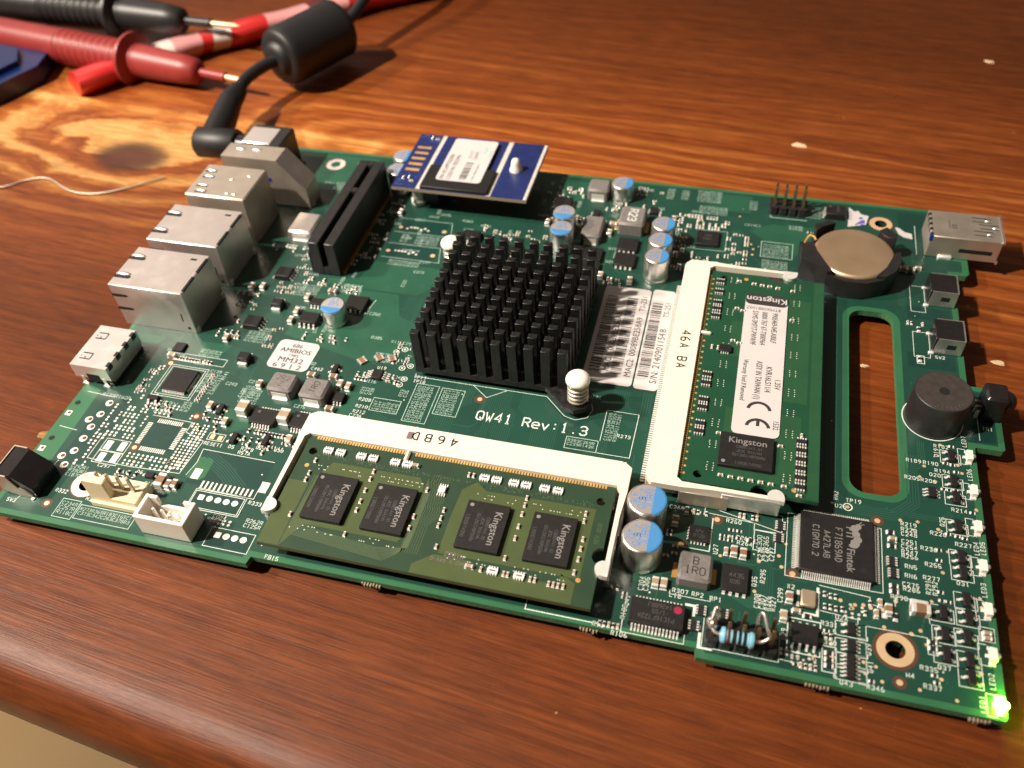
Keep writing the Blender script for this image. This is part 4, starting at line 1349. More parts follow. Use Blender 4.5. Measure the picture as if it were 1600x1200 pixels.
# ---- electrolytic cans
def can(x, y, r, h, band, lines=(), prt=None):
    mb = MB()
    n = 36
    mb.lathe(0, 0, [(r * .98, 0.05), (r * 1.0, .35), (r * 1.0, .8), (r * .965, 1.05), (r * .965, 1.35), (r, 1.6), (r, h - .55), (r * .985, h - .28), (r * .94, h - .08), (r * .88, h)], n, 0)
    o = mb.build('capacitor_can', 'aluminium', prt or BOARD, (x, y, 0), angle=50)
    t = MB()
    t.disc(0, 0, h + .012, r * .88, n)
    t.build('top_face', 'cap_top', o)
    b = MB()
    c0 = .30 * r                                   # chord distance of the blue polarity band
    a0 = math.acos(c0 / (r * .88))
    ts = [-a0 + 2 * a0 * i / 18 for i in range(19)]
    b.face([(math.cos(t_) * r * .88, math.sin(t_) * r * .88, h + .024) for t_ in ts])
    a1 = a0 * .96
    for i in range(18):
        t0, t1 = -a1 + 2 * a1 * i / 18, -a1 + 2 * a1 * (i + 1) / 18
        pr = [(r * .885, h + .014), (r * .95, h - .06), (r * .995, h - .28)]
        for (ra, za), (rb, zb) in zip(pr, pr[1:]):
            b.face([(math.cos(t0) * ra, math.sin(t0) * ra, za), (math.cos(t0) * rb, math.sin(t0) * rb, zb), (math.cos(t1) * rb, math.sin(t1) * rb, zb), (math.cos(t1) * ra, math.sin(t1) * ra, za)])
    b.build('blue_band', 'blue_print', o, rz=band)
    if lines:
        p = MB()
        for tx, px, py, hh, rr in lines:
            stroke(p, tx, px, py, h + .026, hh, rr, hh * .14, 0, centre=True)
        p.build('printing', 'blue_ink', o, rz=band, kind='stuff')
    return o


SM = [('NJOF', -.1, .0, .9, -90), ('270', -1.2, 0, .9, -90), ('2.5', -2.2, 0, .7, -90)]
BG = [('N8OC', .45, 0, 1.45, -90), ('2.5', -1.0, .9, 1.2, -90), ('820', -1.05, -1.0, 1.2, -90), ('45C', -2.5, -.3, 1.0, -90)]
BG2 = BG[:3] + [('47E', -2.5, -.3, 1.0, -90)]
can(-151.5, 71.4, 3.15, 5.5, -90, SM)
for x, y, b_ in [(-101.6, 117.8, -90), (-100.9, 110.7, -90), (-74.4, 117.4, 0), (-74.3, 110.4, 0), (-74.3, 103.6, 0), (-155.0, 136.9, 0), (-154.4, 129.6, 0)]:
    can(x, y, 3.2, 7.3, b_, SM)
can(-88.6, 137.0, 3.2, 5.3, 0, SM)
can(-65.2, 18.5, 4.0, 7.9, 0, BG)
can(-65.5, 27.1, 4.0, 7.9, 0, BG2)


# ---- chokes
def choke(x, y, sx, sy, h, mark=None, rot=0, big=False, tabs='y', mkmat='ink_black', body='ferrite_grey', mh=1.4):
    mb = MB()
    mb.box(-sx / 2, sx / 2, -sy / 2, sy / 2, .15, h, 0, .55, .05)
    o = mb.build('choke', body, BOARD, (x, y, 0))
    for s in (-1, 1):
        t = MB()
        w = sx * .3
        if tabs == 'y':
            a, b = sorted((s * (sy / 2 + .05), s * (sy / 2 - .05)))
            t.box(-w, w, a, b, .1, h * .62, 0)
            a, b = sorted((s * (sy / 2 + .5), s * (sy / 2 - .6)))
            t.box(-w, w, a, b, .015, .18, 0)
        else:
            a, b = sorted((s * (sx / 2 + .95), s * (sx / 2 - .3)))
            t.box(a, b, -sy * .26, sy * .26, .015, .3, 0, .05)
        t.build('terminal', 'tin' if tabs == 'y' else 'gold_dull', o)
    if mark:
        p = MB()
        for k, tx in enumerate(mark):
            dx = (len(mark) - 1) / 2 - k
            ang = math.radians(rot)
            stroke(p, tx, -math.sin(ang) * dx * mh * 1.35, math.cos(ang) * dx * mh * 1.35, h + .015, mh, rot, mh * .14, 0, centre=True)
        p.build('marking', mkmat, o, kind='stuff')
    return o


choke(-154.5, 46.1, 6.4, 5.9, 3.2, ['2R2', 'Z'], 0, mkmat='chip_mark_dim')
choke(-146.1, 45.8, 6.4, 6.2, 3.2, ['1R0'], 80)
choke(-54.5, 17.1, 6.5, 6.5, 3.1, ['B', '1R0'], 0, tabs='x', mh=1.6)
choke(-83.6, 124.0, 7.2, 8.6, 4.0, ['R23'], -90, mkmat='silk', mh=2.2, tabs='x')
choke(-93.8, 118.8, 5.6, 9.4, 3.0, None)
choke(-95.4, 137.3, 6.2, 6.0, 3.6, None)
choke(-174.6, 105.4, 7.4, 9.2, 3.1, None, body='steel')

# ---- crystal in a gold can
xt = MB()
xt.box(-1.35, 1.35, -1.75, 1.75, .35, 1.05, 0, .22)
xo = xt.build('crystal', 'crystal_gold', BOARD, (-33.2, 16.1, 0))
xb = MB()
xb.box(-1.5, 1.5, -1.9, 1.9, .05, .35, 0)
xb.build('base', 'ceramic_black', xo)
for sx in (-1, 1):
    for sy in (-1, 1):
        t = MB()
        t.box(sx * 1.6 - .45, sx * 1.6 + .45, sy * 1.25 - .5, sy * 1.25 + .5, .012, .12)
        t.build('terminal', 'tin', xo)


# ---- side-view status lamps along the right edge
def led(x, y, lit=False):
    mb = MB()
    mb.box(-.75, .45, -1.25, 1.25, .06, 1.35, 0, .08)
    o = mb.build('led', 'led_white', BOARD, (x, y, 0))
    l = MB()
    rings_ = []
    for k in range(6):
        t = math.pi / 2 * k / 5
        rr = .62 * math.cos(t) + .001
        rings_.append([(.45 + .75 * math.sin(t), rr * math.cos(2 * math.pi * j / 14), .72 + rr * math.sin(2 * math.pi * j / 14)) for j in range(14)])
    l.rings(rings_, 0, True, True)
    l.build('lens', 'led_lit_core' if lit else 'lens', o)
    for s in (-1, 1):
        t = MB()
        t.box(-.9, .3, s * 1.55 - .35, s * 1.55 + .35, .012, .3, 0, .05)
        t.build('terminal', 'tin', o)
    t = MB()
    t.box(-1.35, -.7, -.3, .3, .012, .3, 0, .05)
    t.build('terminal', 'tin', o)
    if lit:
        o.data.materials.clear()
        o.data.materials.append(M['led_lit'])
        o['label'] = 'lit yellow green status lamp at the board corner'
    return o


for i, (x, y) in enumerate([(-1.4, 57.5), (-1.3, 48.3), (-1.3, 39.3), (-1.2, 30.2), (-1.2, 20.8), (-1.3, 11.7), (-1.1, 2.6)]):
    led(x, y, i == 6)

# ---------------------------------------------------------------- connectors on the board
def bump(mb, cx, cy, z, rx, ry, h, m=0, n=14):
    """Low rounded tongue on a top face."""
    rings_ = []
    for k in range(5):
        t = math.pi / 2 * k / 4
        rings_.append([(cx + rx * math.cos(t) * math.cos(2 * math.pi * j / n), cy + ry * math.cos(t) * math.sin(2 * math.pi * j / n), z + h * math.sin(t)) for j in range(n)])
    mb.rings(rings_[:-1] + [[(cx + .02 * math.cos(2 * math.pi * j / n), cy + .02 * math.sin(2 * math.pi * j / n), z + h) for j in range(n)]], m, False, True)


def rj45(y0, y1, label):
    x0, x1, h = -206.0, -185.2, 13.4
    cx, cy = (x0 + x1) / 2, (y0 + y1) / 2
    w, d = (x1 - x0) / 2, (y1 - y0) / 2
    mb = MB()
    mb.box(-w, w, -d, d, .1, h, 0, .22)
    o = mb.build('ethernet_jack', 'steel', BOARD, (cx, cy, 0))
    o['label'] = label
    p = MB()
    p.rect(0, 1, 0, 1, 0) if False else None
    p.box(-w - .03, -w + .02, -d + 1.6, d - 1.6, 1.2, h - 2.2)
    p.build('port_opening', 'hole_dark', o)
    for yy in (-.48 * d, .48 * d):
        t = MB()
        t.rect(-w - .01, -w + 4.1, yy - 1.15, yy - .02, h + .012)
        t.disc(-w + 4.0, yy - .55, h + .014, .75, 14, 0, .6)
        t.build('spring_slit', 'hole_dark', o)
        t = MB()
        bump(t, -w + 2.2, yy + .42, h - .02, 2.2, .65, .55)
        t.build('spring_tab', 'steel', o)
    t = MB()
    for zz in (9.6, 5.2):
        t.face([(-w - .01, -d - .012, zz - .1), (-w + 1.2, -d - .012, zz - .2), (-w + 4.2, -d - .012, zz), (-w + 4.7, -d - .012, zz + .4), (-w + 4.2, -d - .012, zz + .8), (-w - .01, -d - .012, zz + .8)])
    t.face([(w - 3.0, -d - .012, 3.8), (w - 2.6, -d - .012, 3.8), (w - 2.4, -d - .012, 6.4), (w - 2.8, -d - .012, 6.4)])
    t.face([(w - 2.2, -d - .012, 1.2), (w - 1.4, -d - .012, 1.2), (w - 1.4, -d - .012, 2.0), (w - 2.2, -d - .012, 2.0)])
    t.build('side_slit', 'hole_dark', o, kind='stuff')
    t = MB()
    t.rect(w - 4.3, w - 2.5, d - 2.6, d - 1.9, h + .012)
    t.build('top_window', 'hole_dark', o)
    for a, b in ((-.86 * d, -.12 * d), (.10 * d, .84 * d)):
        t = MB()
        t.box(w - .62, w + .02, a, b, h - .5, h + .015)
        t.build('corner_gap', 'hole_dark', o)
    t = MB()
    t.rect(w - 1.35, w - 1.27, -d + .3, d - .3, h + .013)
    t.face([(w - 1.35, -d - .013, .3), (w - 1.25, -d - .013, .3), (w - 1.25, -d - .013, h - .3), (w - 1.35, -d - .013, h - .3)])
    t.build('fold_seam', 'steel_dull', o, kind='stuff')
    for yy in (-d + 1.0, d - 1.0):
        t = MB()
        t.box(w - .1, w + .35, yy - .6, yy + .6, 0, 1.6, 0, .1)
        t.build('ground_tab', 'tin', o)
    return o


rj45(59.7, 74.9, 'nearer of the two silver network jacks')
rj45(78.3, 94.0, 'farther of the two silver network jacks')

# HDMI
o = MB()
o.rings([[(-5.0, -6.9, 2.2), (-5.0, -5.9, 1.0), (-5.0, 5.9, 1.0), (-5.0, 6.9, 2.2), (-5.0, 6.9, 6.2), (-5.0, -6.9, 6.2)],
         [(4.9, -6.9, 2.2), (4.9, -5.9, 1.0), (4.9, 5.9, 1.0), (4.9, 6.9, 2.2), (4.9, 6.9, 6.2), (4.9, -6.9, 6.2)]][::-1], 0)
hd = o.build('hdmi_socket', 'steel_bright', BOARD, (-201.1, 45.2, 0))
t = MB()
for yy in (-3.5, 3.5):
    for k in (-1, 1):
        t.rect(-3.8, -1.0, yy + k * .95 - .17, yy + k * .95 + .17, 6.215)
    t.rect(-3.9, -3.6, yy - .2, yy + .1, 6.215)
    t.rect(-1.2, -.9, yy - .85, yy + .85, 6.215)
    t.rect(-2.6, -2.35, yy - .85, yy - .2, 6.215)
t.build('spring_slit', 'hole_dark', hd)
for yy in (-5.2, -1.6, 2.0, 5.4):
    t = MB()
    t.box(4.2, 4.95, yy - .8, yy + .8, 4.7, 6.23)
    t.build('corner_gap', 'black_plastic', hd)
t = MB()
t.face([(-1.6, -6.912, 1.2), (2.0, -6.912, 1.2), (2.0, -6.912, 3.6), (-1.6, -6.912, 3.6)])
t.build('side_window', 'hole_dark', hd)
t = MB()
t.box(3.2, 4.85, -6.6, 6.6, .1, 1.2)
t.build('base', 'black_plastic', hd)
for xx in (-3.0, 2.8):
    for yy in (-6.95, 6.55):
        t = MB()
        t.box(xx - .55, xx + .55, yy, yy + .4, 0, 2.6, 0, .08)
        t.box(xx - .9, xx + .9, yy - .3, yy + .5, .015, .2, 0)
        t.build('leg', 'steel_bright', hd)

# stacked USB 2 socket
o = MB()
o.box(-9.2, 9.0, -7.4, 7.4, .1, 15.0, 0, .35)
us = o.build('usb_socket', 'steel_dull', BOARD, (-195.2, 104.4, 0))
us['label'] = 'tall dull metal double USB socket'
for x, y in ((-6.4, 4.4), (-5.8, 1.6), (-5.6, -2.6), (-4.8, -5.2)):
    t = MB()
    t.rect(x - 1.9, x + 1.6, y - .95, y - .3, 15.012)
    t.build('spring_slit', 'hole_dark', us)
    t = MB()
    bump(t, x, y, 14.98, 1.7, .5, .35)
    t.build('spring_tab', 'steel', us)
for x, y in ((5.6, 3.4), (5.2, -5.4), (3.0, -5.3), (1.2, 1.0)):
    t = MB()
    bump(t, x, y, 14.98, .7, .4, .25)
    t.build('dimple', 'steel_bright', us)
t = MB()
t.face([(-6, -7.415, 6), (-2.5, -7.415, 6), (-2.5, -7.415, 11), (-6, -7.415, 11)])
t.build('side_window', 'hole_dark', us)
t = MB()
for a in (1.2, 8.2):
    t.box(-9.24, -9.1, -6.2, 6.2, a, a + 5.2)
t.build('port_opening', 'hole_dark', us)

# stacked USB 3 socket with a sloping back shield
o = MB()
o.prism_y([(-202.4, .1), (-177.6, .1), (-177.6, 6.6), (-184.8, 15.6), (-202.4, 15.6)], 115.4, 122.2)
o.v = [(x + 190, y - 118.8, z) for x, y, z in o.v]
u3 = o.build('usb_socket', 'steel_dull', BOARD, (-190, 118.8, 0))
u3['label'] = 'metal USB socket with a sloping back shield'
t = MB()
t.prism_y([(-7.3 + 12.5, 15.5), (-7.3 + 12.55, 15.85), (12.3 + .25, 7.0), (12.3 + .05, 6.7)], -3.6, 3.6)
t.build('sloping_shield', 'steel', u3)
t = MB()
t.box(-1.5, 2.0, -3.46, -3.42, 8.2, 9.6)
t.build('blue_insert', 'blue_plastic', u3)
t = MB()
for x, y in ((-8.0, 1.0), (-3.0, 1.2)):
    bump(t, x, y, 15.58, 1.6, .6, .35)
t.build('spring_tab', 'steel_bright', u3)
t = MB()
t.box(-4, 11.8, -3.5, 3.5, .02, .6)
t.build('base', 'black_plastic', u3)

# power inlet
o = MB()
o.box(-6.2, 6.6, -6.0, 6.0, .1, 11.9, 0, .5)
dc = o.build('power_inlet', 'black_plastic', BOARD, (-197.2, 133.0, 0))
dc['label'] = 'black power inlet with a bright metal top plate'
t = MB()
t.box(-6.1, 3.2, -4.6, 4.0, 11.7, 12.2, 0, .15)
t.build('top_plate', 'steel_bright', dc)

# front corner push button with a metal frame
o = MB()
o.prism_y([(-.2, .2), (7.4, .2), (7.4, 3.0), (3.8, 6.2), (3.2, 6.6), (-.2, 6.6)], -3.8, 3.8)
sb = o.build('push_button', 'black_gloss', BOARD, (-202.2, 8.9, 0), angle=15)
sb['label'] = 'black push button in a metal frame at the board corner'
t = MB()
t.prism_y([(-.6, 1.4), (1.4, .6), (4.0, .1), (6.6, .1), (6.6, 1.0), (5.2, 2.6), (4.0, 3.0), (3.2, 4.8), (2.6, 6.7), (-.6, 6.75)], -4.15, -3.85)
t.prism_y([(-.6, 1.4), (6.6, .1), (6.6, 1.0), (2.6, 6.7), (-.6, 6.75)], 3.85, 4.15)
t.box(-.75, -.5, -4.1, 4.1, .6, 6.75)
t.build('metal_frame', 'steel_dull', sb)
t = MB()
t.box(-2.6, -.7, -1.4, 1.4, 2.4, 4.6, 0, .2)
t.build('plunger', 'black_plastic', sb)
t = MB()
t.box(6.2, 7.0, -4.7, -3.6, .015, .35, 0, .1)
t.build('terminal', 'tin', sb)


# the long black card slot
def card_slot():
    w, y0, y1, h = 3.8, 88.0, 127.6, 10.6
    L = y1 - y0
    mb = MB()
    # body as two side walls, end walls and a floor, so that the groove is real
    mb.box(-w, -.85, 0, L, .3, h, 0, .18)
    mb.box(.85, w, 0, L, .3, h, 0, .18)
    mb.box(-.84, .84, .02, L - .02, .3, 2.6)
    mb.box(-.84, .84, L - 2.6, L - .02, 2.6, h - .02)
    mb.box(-.84, .84, 24.0, 25.9, 2.6, h - .04)
    mb.box(-w - .75, -w, .2, 3.2, .3, 7.6, 0, .15)
    mb.box(-w - .75, -w, L * .45, L - .2, .3, 8.6, 0, .15)
    o = mb.build('card_slot', 'black_plastic', BOARD, (-160.8, y0, 0))
    o['label'] = 'long black upright card slot'
    for x in (-2.2, 2.2):
        for y in (1.2, 23, 27, L - 1.2):
            t = MB()
            t.disc(x, y, h + .012, .38, 12)
            t.build('peg_hole', 'hole_dark', o)
    t = MB()
    for k in range(int(L / 1.0) - 2):
        t.box(w - .02, w + .85, 1.4 + k, 1.75 + k, .02, .5)
        t.box(-w - .85, -w + .02, 1.4 + k, 1.75 + k, .02, .4)
    p = t.build('contact_row', 'gold_dull', o)
    p['kind'] = 'stuff'


card_slot()


# memory sockets (built along x, the mouth towards -y)
def memory_socket(x, y, rz, digits, label):
    """Local origin: the middle of the module's contact edge; the module lies towards -y."""
    mb = MB()
    mb.box(-34.2, 34.2, -.8, 5.6, .5, 6.0, 0, .12)
    o = mb.build('memory_socket', 'ivory', BOARD, (x, y, 0), rz)
    o['label'] = label
    t = MB()
    t.box(-33.8, 33.8, -3.0, 5.2, .1, 3.2)
    t.build('lower_jaw', 'ivory', o)
    t = MB()
    t.box(-11.35, -10.45, -3.6, -.7, 3.8, 5.9, 0, .3) if digits != '46ABA' else t.box(9.9, 10.7, -3.4, -.7, 3.8, 5.9, 0, .3)
    t.build('polarising_key', 'ivory', o)
    for s in (-1, 1):
        a = MB()
        pts = [(s * 33.6, 5.3), (s * 34.6, 5.4), (s * 36.2, 4.2), (s * 36.2, -2.0), (s * 35.7, -8.0), (s * 35.6, -20.0), (s * 34.75, -20.0), (s * 34.75, -1.8), (s * 34.0, -1.0)]
        if s < 0:
            pts = pts[::-1]
        a.prism(pts[::-1], 4.4, 5.95)
        ar = a.build('arm', 'ivory', o)
        a = MB()
        q = sorted((s * 34.6, s * 36.2))
        a.box(q[0], q[1], -11.5, -1.5, .4, 4.4, 0, .1)
        a.build('arm_foot', 'steel_dull', ar)
        a = MB()
        q = sorted((s * 34.9, s * 35.9))
        a.box(q[0], q[1], -21.5, -10.0, 1.2, 5.3, 0, .1)
        a.build('latch_spring', 'steel', ar)
        a = MB()
        n = 14
        cxl = s * 34.9
        rr = [(cxl - s * 1.9 * math.sin(math.pi * i / n), -20.4 + 1.7 * math.cos(math.pi * i / n)) for i in range(n + 1)] + [(cxl + s * .8, -22.1), (cxl + s * .8, -18.7)]
        if s > 0:
            rr = rr[::-1]
        area = sum(rr[i][0] * rr[(i + 1) % len(rr)][1] - rr[(i + 1) % len(rr)][0] * rr[i][1] for i in range(len(rr)))
        if area < 0:
            rr = rr[::-1]
        a.prism(rr, 4.75, 6.05)
        a.build('latch_head', 'tin', ar)
    c = MB()
    for k in range(100):
        c.box(-32.2 + k * .645, -31.85 + k * .645, 5.5, 6.9, .02, .3)
    c.box(-1.0, .2, 5.5, 6.9, .02, .1) if False else None
    p = c.build('contact_row', 'tin', o)
    p['kind'] = 'stuff'
    ink = MB()
    if digits == '46BD':
        stroke(ink, '46BD', -1.4, 4.1, 6.015, 2.0, 180, .36, 0, pitch=2.9)
        ink.rect(-12.6, -11.2, 2.0, 4.0, 6.015, 1)
    else:
        for k, ch in enumerate('46ABA'):
            stroke(ink, ch, 4.6 - k * 0, 0, 6.015, 1.9, 0, .3) if False else None
        stroke(ink, '46A BA', 9.4, 3.4, 6.015, 2.0, 180, .34, 0, pitch=2.2)
    ink.build('stamped_digits', ['ink_black', 'ink_faded'], o, kind='stuff')
    return o


memory_socket(-106.0, 31.3, 0, '46BD', 'cream memory socket along the front edge')
memory_socket(-61.3, 69.1, 90, '46ABA', 'cream memory socket standing crosswise beside the stickers')


# stickers
def sticker(x0, x1, y0, y1, r, draw, name='sticker', z=.07, mats=('paper', 'ink_black', 'ink_faded', 'paper_shade'), rz=0, label=None):
    cx, cy = (x0 + x1) / 2, (y0 + y1) / 2
    mb = MB()
    mb.prism(rounded(-(x1 - x0) / 2, (x1 - x0) / 2, -(y1 - y0) / 2, (y1 - y0) / 2, r), .045, z + .06, 0)
    o = mb.build(name, 'paper', BOARD, (cx, cy, 0), rz)
    if label:
        o['label'] = label
    p = MB()
    draw(p, z + .068)
    p.build('printing', list(mats), o, kind='stuff')
    return o


def amibios(p, z):
    font(p, '686', -.2, 3.2, z, 1.3, 0, 1, True, .02)
    font(p, 'AMIBIOS', 0, 1.45, z, 1.4, 0, 1, True, .028, 1.08)
    font(p, '1985', .2, -.15, z, 1.0, 0, 1, True, .01)
    font(p, 'MM32', .1, -1.8, z, 1.6, 0, 1, True, .02, 1.15)
    font(p, '6 9 1 2', 0, -3.85, z, 1.5, 0, 1, True, .015, 1.25)


sticker(-162.8, -151.9, 52.4, 62.2, 1.5, amibios, label='white sticker printed AMIBIOS', rz=-1)


def barcode(p, x0, x1, y0, y1, z, seed, m=1):
    rr = random.Random(seed)
    y = y0
    while y < y1:
        w = rr.choice((.12, .18, .3, .42))
        p.rect(x0, x1, y, min(y1, y + w), z, m)
        y += w + rr.choice((.12, .16, .28, .4))


def macs(p, z):
    barcode(p, -4.9, -2.2, -13.8, 13.6, z, 3)
    barcode(p, .4, 3.0, -13.8, 13.6, z, 5)
    font(p, 'MAC1: 00089BE258A8', -.1, -13.2, z, 1.55, 90, 1, False, .006)
    font(p, 'MAC2: 00089BE258A9', 5.2, -14.2, z, 1.55, 90, 1, False, .004)
    font(p, 'TS-251', 5.2, 8.9, z, 1.45, 90, 1)


sticker(-86.2, -74.3, 63.4, 98.0, 1.0, macs, label='wide white bar code sticker beside the heat sink')


def serial(p, z):
    barcode(p, -2.4, .2, -13.6, 12.6, z, 9)
    font(p, 'S/N: 2140901154', 2.3, -15.4, z, 1.7, 90, 1, False, .006)
    font(p, '8', 2.3, 2.2, z, 1.7, 90, 1, False, .006)
    font(p, 'TS-251', 2.2, 7.6, z, 1.4, 90, 1)


sticker(-73.9, -68.2, 63.2, 98.6, 1.0, serial, label='narrow white serial number sticker')
tn = MB()
tn.prism([(-26, 134.3), (-21.2, 136.1), (-20.4, 140.2), (-22.4, 140.6), (-23.2, 142.2), (-24.2, 141.6), (-25.6, 143.4)], .045, .2)
to = tn.build('torn_sticker', 'paper', BOARD)
to['label'] = 'torn white sticker scrap with blue ink'
tb = MB()
for k in range(26):
    x, y = R.uniform(-24.8, -21.6), R.uniform(135.6, 139.0)
    if y - 135.4 > (x + 25.4) * .9 + .2 and x < -23:
        continue
    tb.disc(x, y, .215 + k * .0004, R.uniform(.2, .6), 8)
tb.build('ink_smear', 'ink_purple', to, kind='stuff')
wp = MB()
wp.prism([(-13.6, 136.2), (-12.8, 133.6), (-11.6, 132.4), (-9.4, 131.8), (-9.5, 134.0), (-11.2, 134.4), (-12.6, 136.0)], .045, .25)
wp.build('torn_sticker', 'paper', BOARD)['label'] = 'small curved white paper scrap beside the USB socket'


# pin headers
def header(name, x, y, nx, ny, base_h, pin_top, w=.64, label=None):
    mb = MB()
    for i in range(nx):
        for j in range(ny):
            cx, cy = (i - (nx - 1) / 2) * 2.54, (j - (ny - 1) / 2) * 2.54
            c = .5
            pts = [(cx - 1.26 + c, cy - 1.26), (cx + 1.26 - c, cy - 1.26), (cx + 1.26, cy - 1.26 + c), (cx + 1.26, cy + 1.26 - c), (cx + 1.26 - c, cy + 1.26), (cx - 1.26 + c, cy + 1.26), (cx - 1.26, cy + 1.26 - c), (cx - 1.26, cy - 1.26 + c)]
            mb.prism(pts, .1, base_h)
    o = mb.build(name, 'black_plastic', BOARD, (x, y, 0))
    if label:
        o['label'] = label
    for i in range(nx):
        for j in range(ny):
            cx, cy = (i - (nx - 1) / 2) * 2.54, (j - (ny - 1) / 2) * 2.54
            inst('pin', 'pin%.1f' % pin_top, lambda q: (q.box(-w / 2, w / 2, -w / 2, w / 2, 0, pin_top - .4), q.rings([[(-w / 2, -w / 2, pin_top - .4), (w / 2, -w / 2, pin_top - .4), (w / 2, w / 2, pin_top - .4), (-w / 2, w / 2, pin_top - .4)],
                                                                                                                   [(-w / 5, -w / 5, pin_top), (w / 5, -w / 5, pin_top), (w / 5, w / 5, pin_top), (-w / 5, w / 5, pin_top)]])), 'pin_dark', o, (cx, cy, 0))
    return o


header('pin_header', -42.2, 138.9, 4, 2, 2.5, 8.6, label='black eight pin header at the far edge')
H5 = header('pin_header', -44.9, 5.0, 5, 2, 2.5, 8.3, label='black ten pin header with a resistor soldered on')

# axial resistor soldered across the front header
rz0 = 5.4
yr = 2.6
xa, xb_ = -49.0, -42.7
prof = []
for k in range(21):
    u = k / 20
    x = xa + (xb_ - xa) * u
    e = min(u, 1 - u)
    r = 1.22 if .18 < u < .82 else 1.5
    if e < .06:
        r *= math.sqrt(max(.03, e / .06))
    prof.append((x, r))
rb = MB()
rb.tube([(x, yr, rz0) for x, r in prof], [r for x, r in prof], 18)
RS = rb.build('axial_resistor', 'resistor_blue', BOARD)
RS['label'] = 'light blue banded resistor soldered across the front pin header'
for u0, u1, mm in ((.22, .30, 'band_brown'), (.36, .47, 'band_black'), (.52, .61, 'band_black'), (.66, .75, 'band_black'), (.81, .90, 'band_brown')):
    b = MB()
    b.tube([(xa + (xb_ - xa) * u, yr, rz0) for u in (u0, u1)], 1.26 if u1 < .8 else 1.36, 18)
    b.build('colour_band', mm, RS)


def curve_pts(ctrl, n=8):
    """Catmull-Rom through control points."""
    P = [Vector(c) for c in ctrl]
    P = [P[0] * 2 - P[1]] + P + [P[-1] * 2 - P[-2]]
    out = []
    for i in range(1, len(P) - 2):
        for k in range(n):
            t = k / n
            a, b, c, d = P[i - 1], P[i], P[i + 1], P[i + 2]
            out.append(.5 * ((2 * b) + (c - a) * t + (2 * a - 5 * b + 4 * c - d) * t * t + (3 * b - a - 3 * c + d) * t ** 3))
    out.append(P[-2])
    return out


w1 = MB()
w1.tube(curve_pts([(-48.4, yr, rz0), (-49.8, yr + .2, rz0 + .1), (-50.9, yr + 1.6, rz0 + .8), (-50.6, 4.2, 7.0), (-50.2, 6.0, 8.4)]), .32, 10)
w1.build('lead_wire', 'steel', RS)
w2 = MB()
w2.tube(curve_pts([(-43.1, yr, rz0), (-41.6, yr + .1, rz0), (-40.4, yr + .8, rz0 + .9), (-40.9, 4.0, 7.4), (-41.9, 6.2, 8.9), (-42.5, 6.3, 8.2), (-42.6, 5.6, 6.2)]), .34, 10)
w2.build('lead_wire', 'steel', RS)
for x, y, z, r in ((-50.0, 5.4, 6.6, 1.0), (-50.3, 3.9, 6.0, .9), (-50.7, 4.8, 5.4, .8), (-49.9, 6.2, 7.6, .6)):
    g = MB()
    rings_ = []
    for k in range(7):
        t = -math.pi / 2 + math.pi * k / 6
        rings_.append([(x + r * (math.cos(t) + .01) * math.cos(2 * math.pi * j / 12) * R.uniform(.85, 1.1), y + r * (math.cos(t) + .01) * math.sin(2 * math.pi * j / 12) * R.uniform(.85, 1.1), z + r * 1.3 * math.sin(t)) for j in range(12)])
    g.rings(rings_)
    g.build('solder_blob', 'steel', RS, angle=60)

# fan header (cream, with a locking wall in front of three of its four pins)
fh = MB()
fh.box(-5.4, 6.0, -2.4, 3.2, .25, 3.4, 0, .2)
fh.box(-5.4, .2, -2.4, -.7, 3.2, 8.6, 0, .25)
fh.box(-5.4, 6.0, -3.0, -2.3, .25, 1.6, 0, .1)
FH = fh.build('fan_header', 'cream', BOARD, (-176.2, 8.9, 0))
FH['label'] = 'cream four pin fan header with a tall locking wall'
for k in range(4):
    t = MB()
    t.box(-.32, .32, -.32, .32, 3.2, 8.0, 0, .1)
    t.build('pin', 'steel_dull', FH, (-3.5 + k * 2.54, .4, 0))
# white open-topped wire connector
jw = MB()
jw.box(-5.8, 5.8, -2.9, -2.1, .3, 6.2, 0, .15)
jw.box(-5.8, -4.9, -2.1, 3.0, .3, 6.2, 0, .15)
jw.box(4.9, 5.8, -2.1, 3.0, .3, 6.2, 0, .15)
jw.box(-4.9, -3.0, 2.2, 3.0, .3, 6.2, 0, .15)
jw.box(3.0, 4.9, 2.2, 3.0, .3, 6.2, 0, .15)
jw.box(-3.0, 3.0, 2.2, 3.0, .3, 3.4, 0, .1)
jw.box(-4.92, 4.92, -2.12, 2.22, .3, 1.4)
JW = jw.build('wire_connector', 'white_plastic', BOARD, (-161.4, 4.9, 0))
JW['label'] = 'white open topped four pin wire connector'
for k in range(4):
    t = MB()
    t.box(-.28, .28, -.28, .28, 1.3, 5.4, 0, .08)
    t.build('pin', 'tin', JW, (-3.0 + k * 2.0, .2, 0))

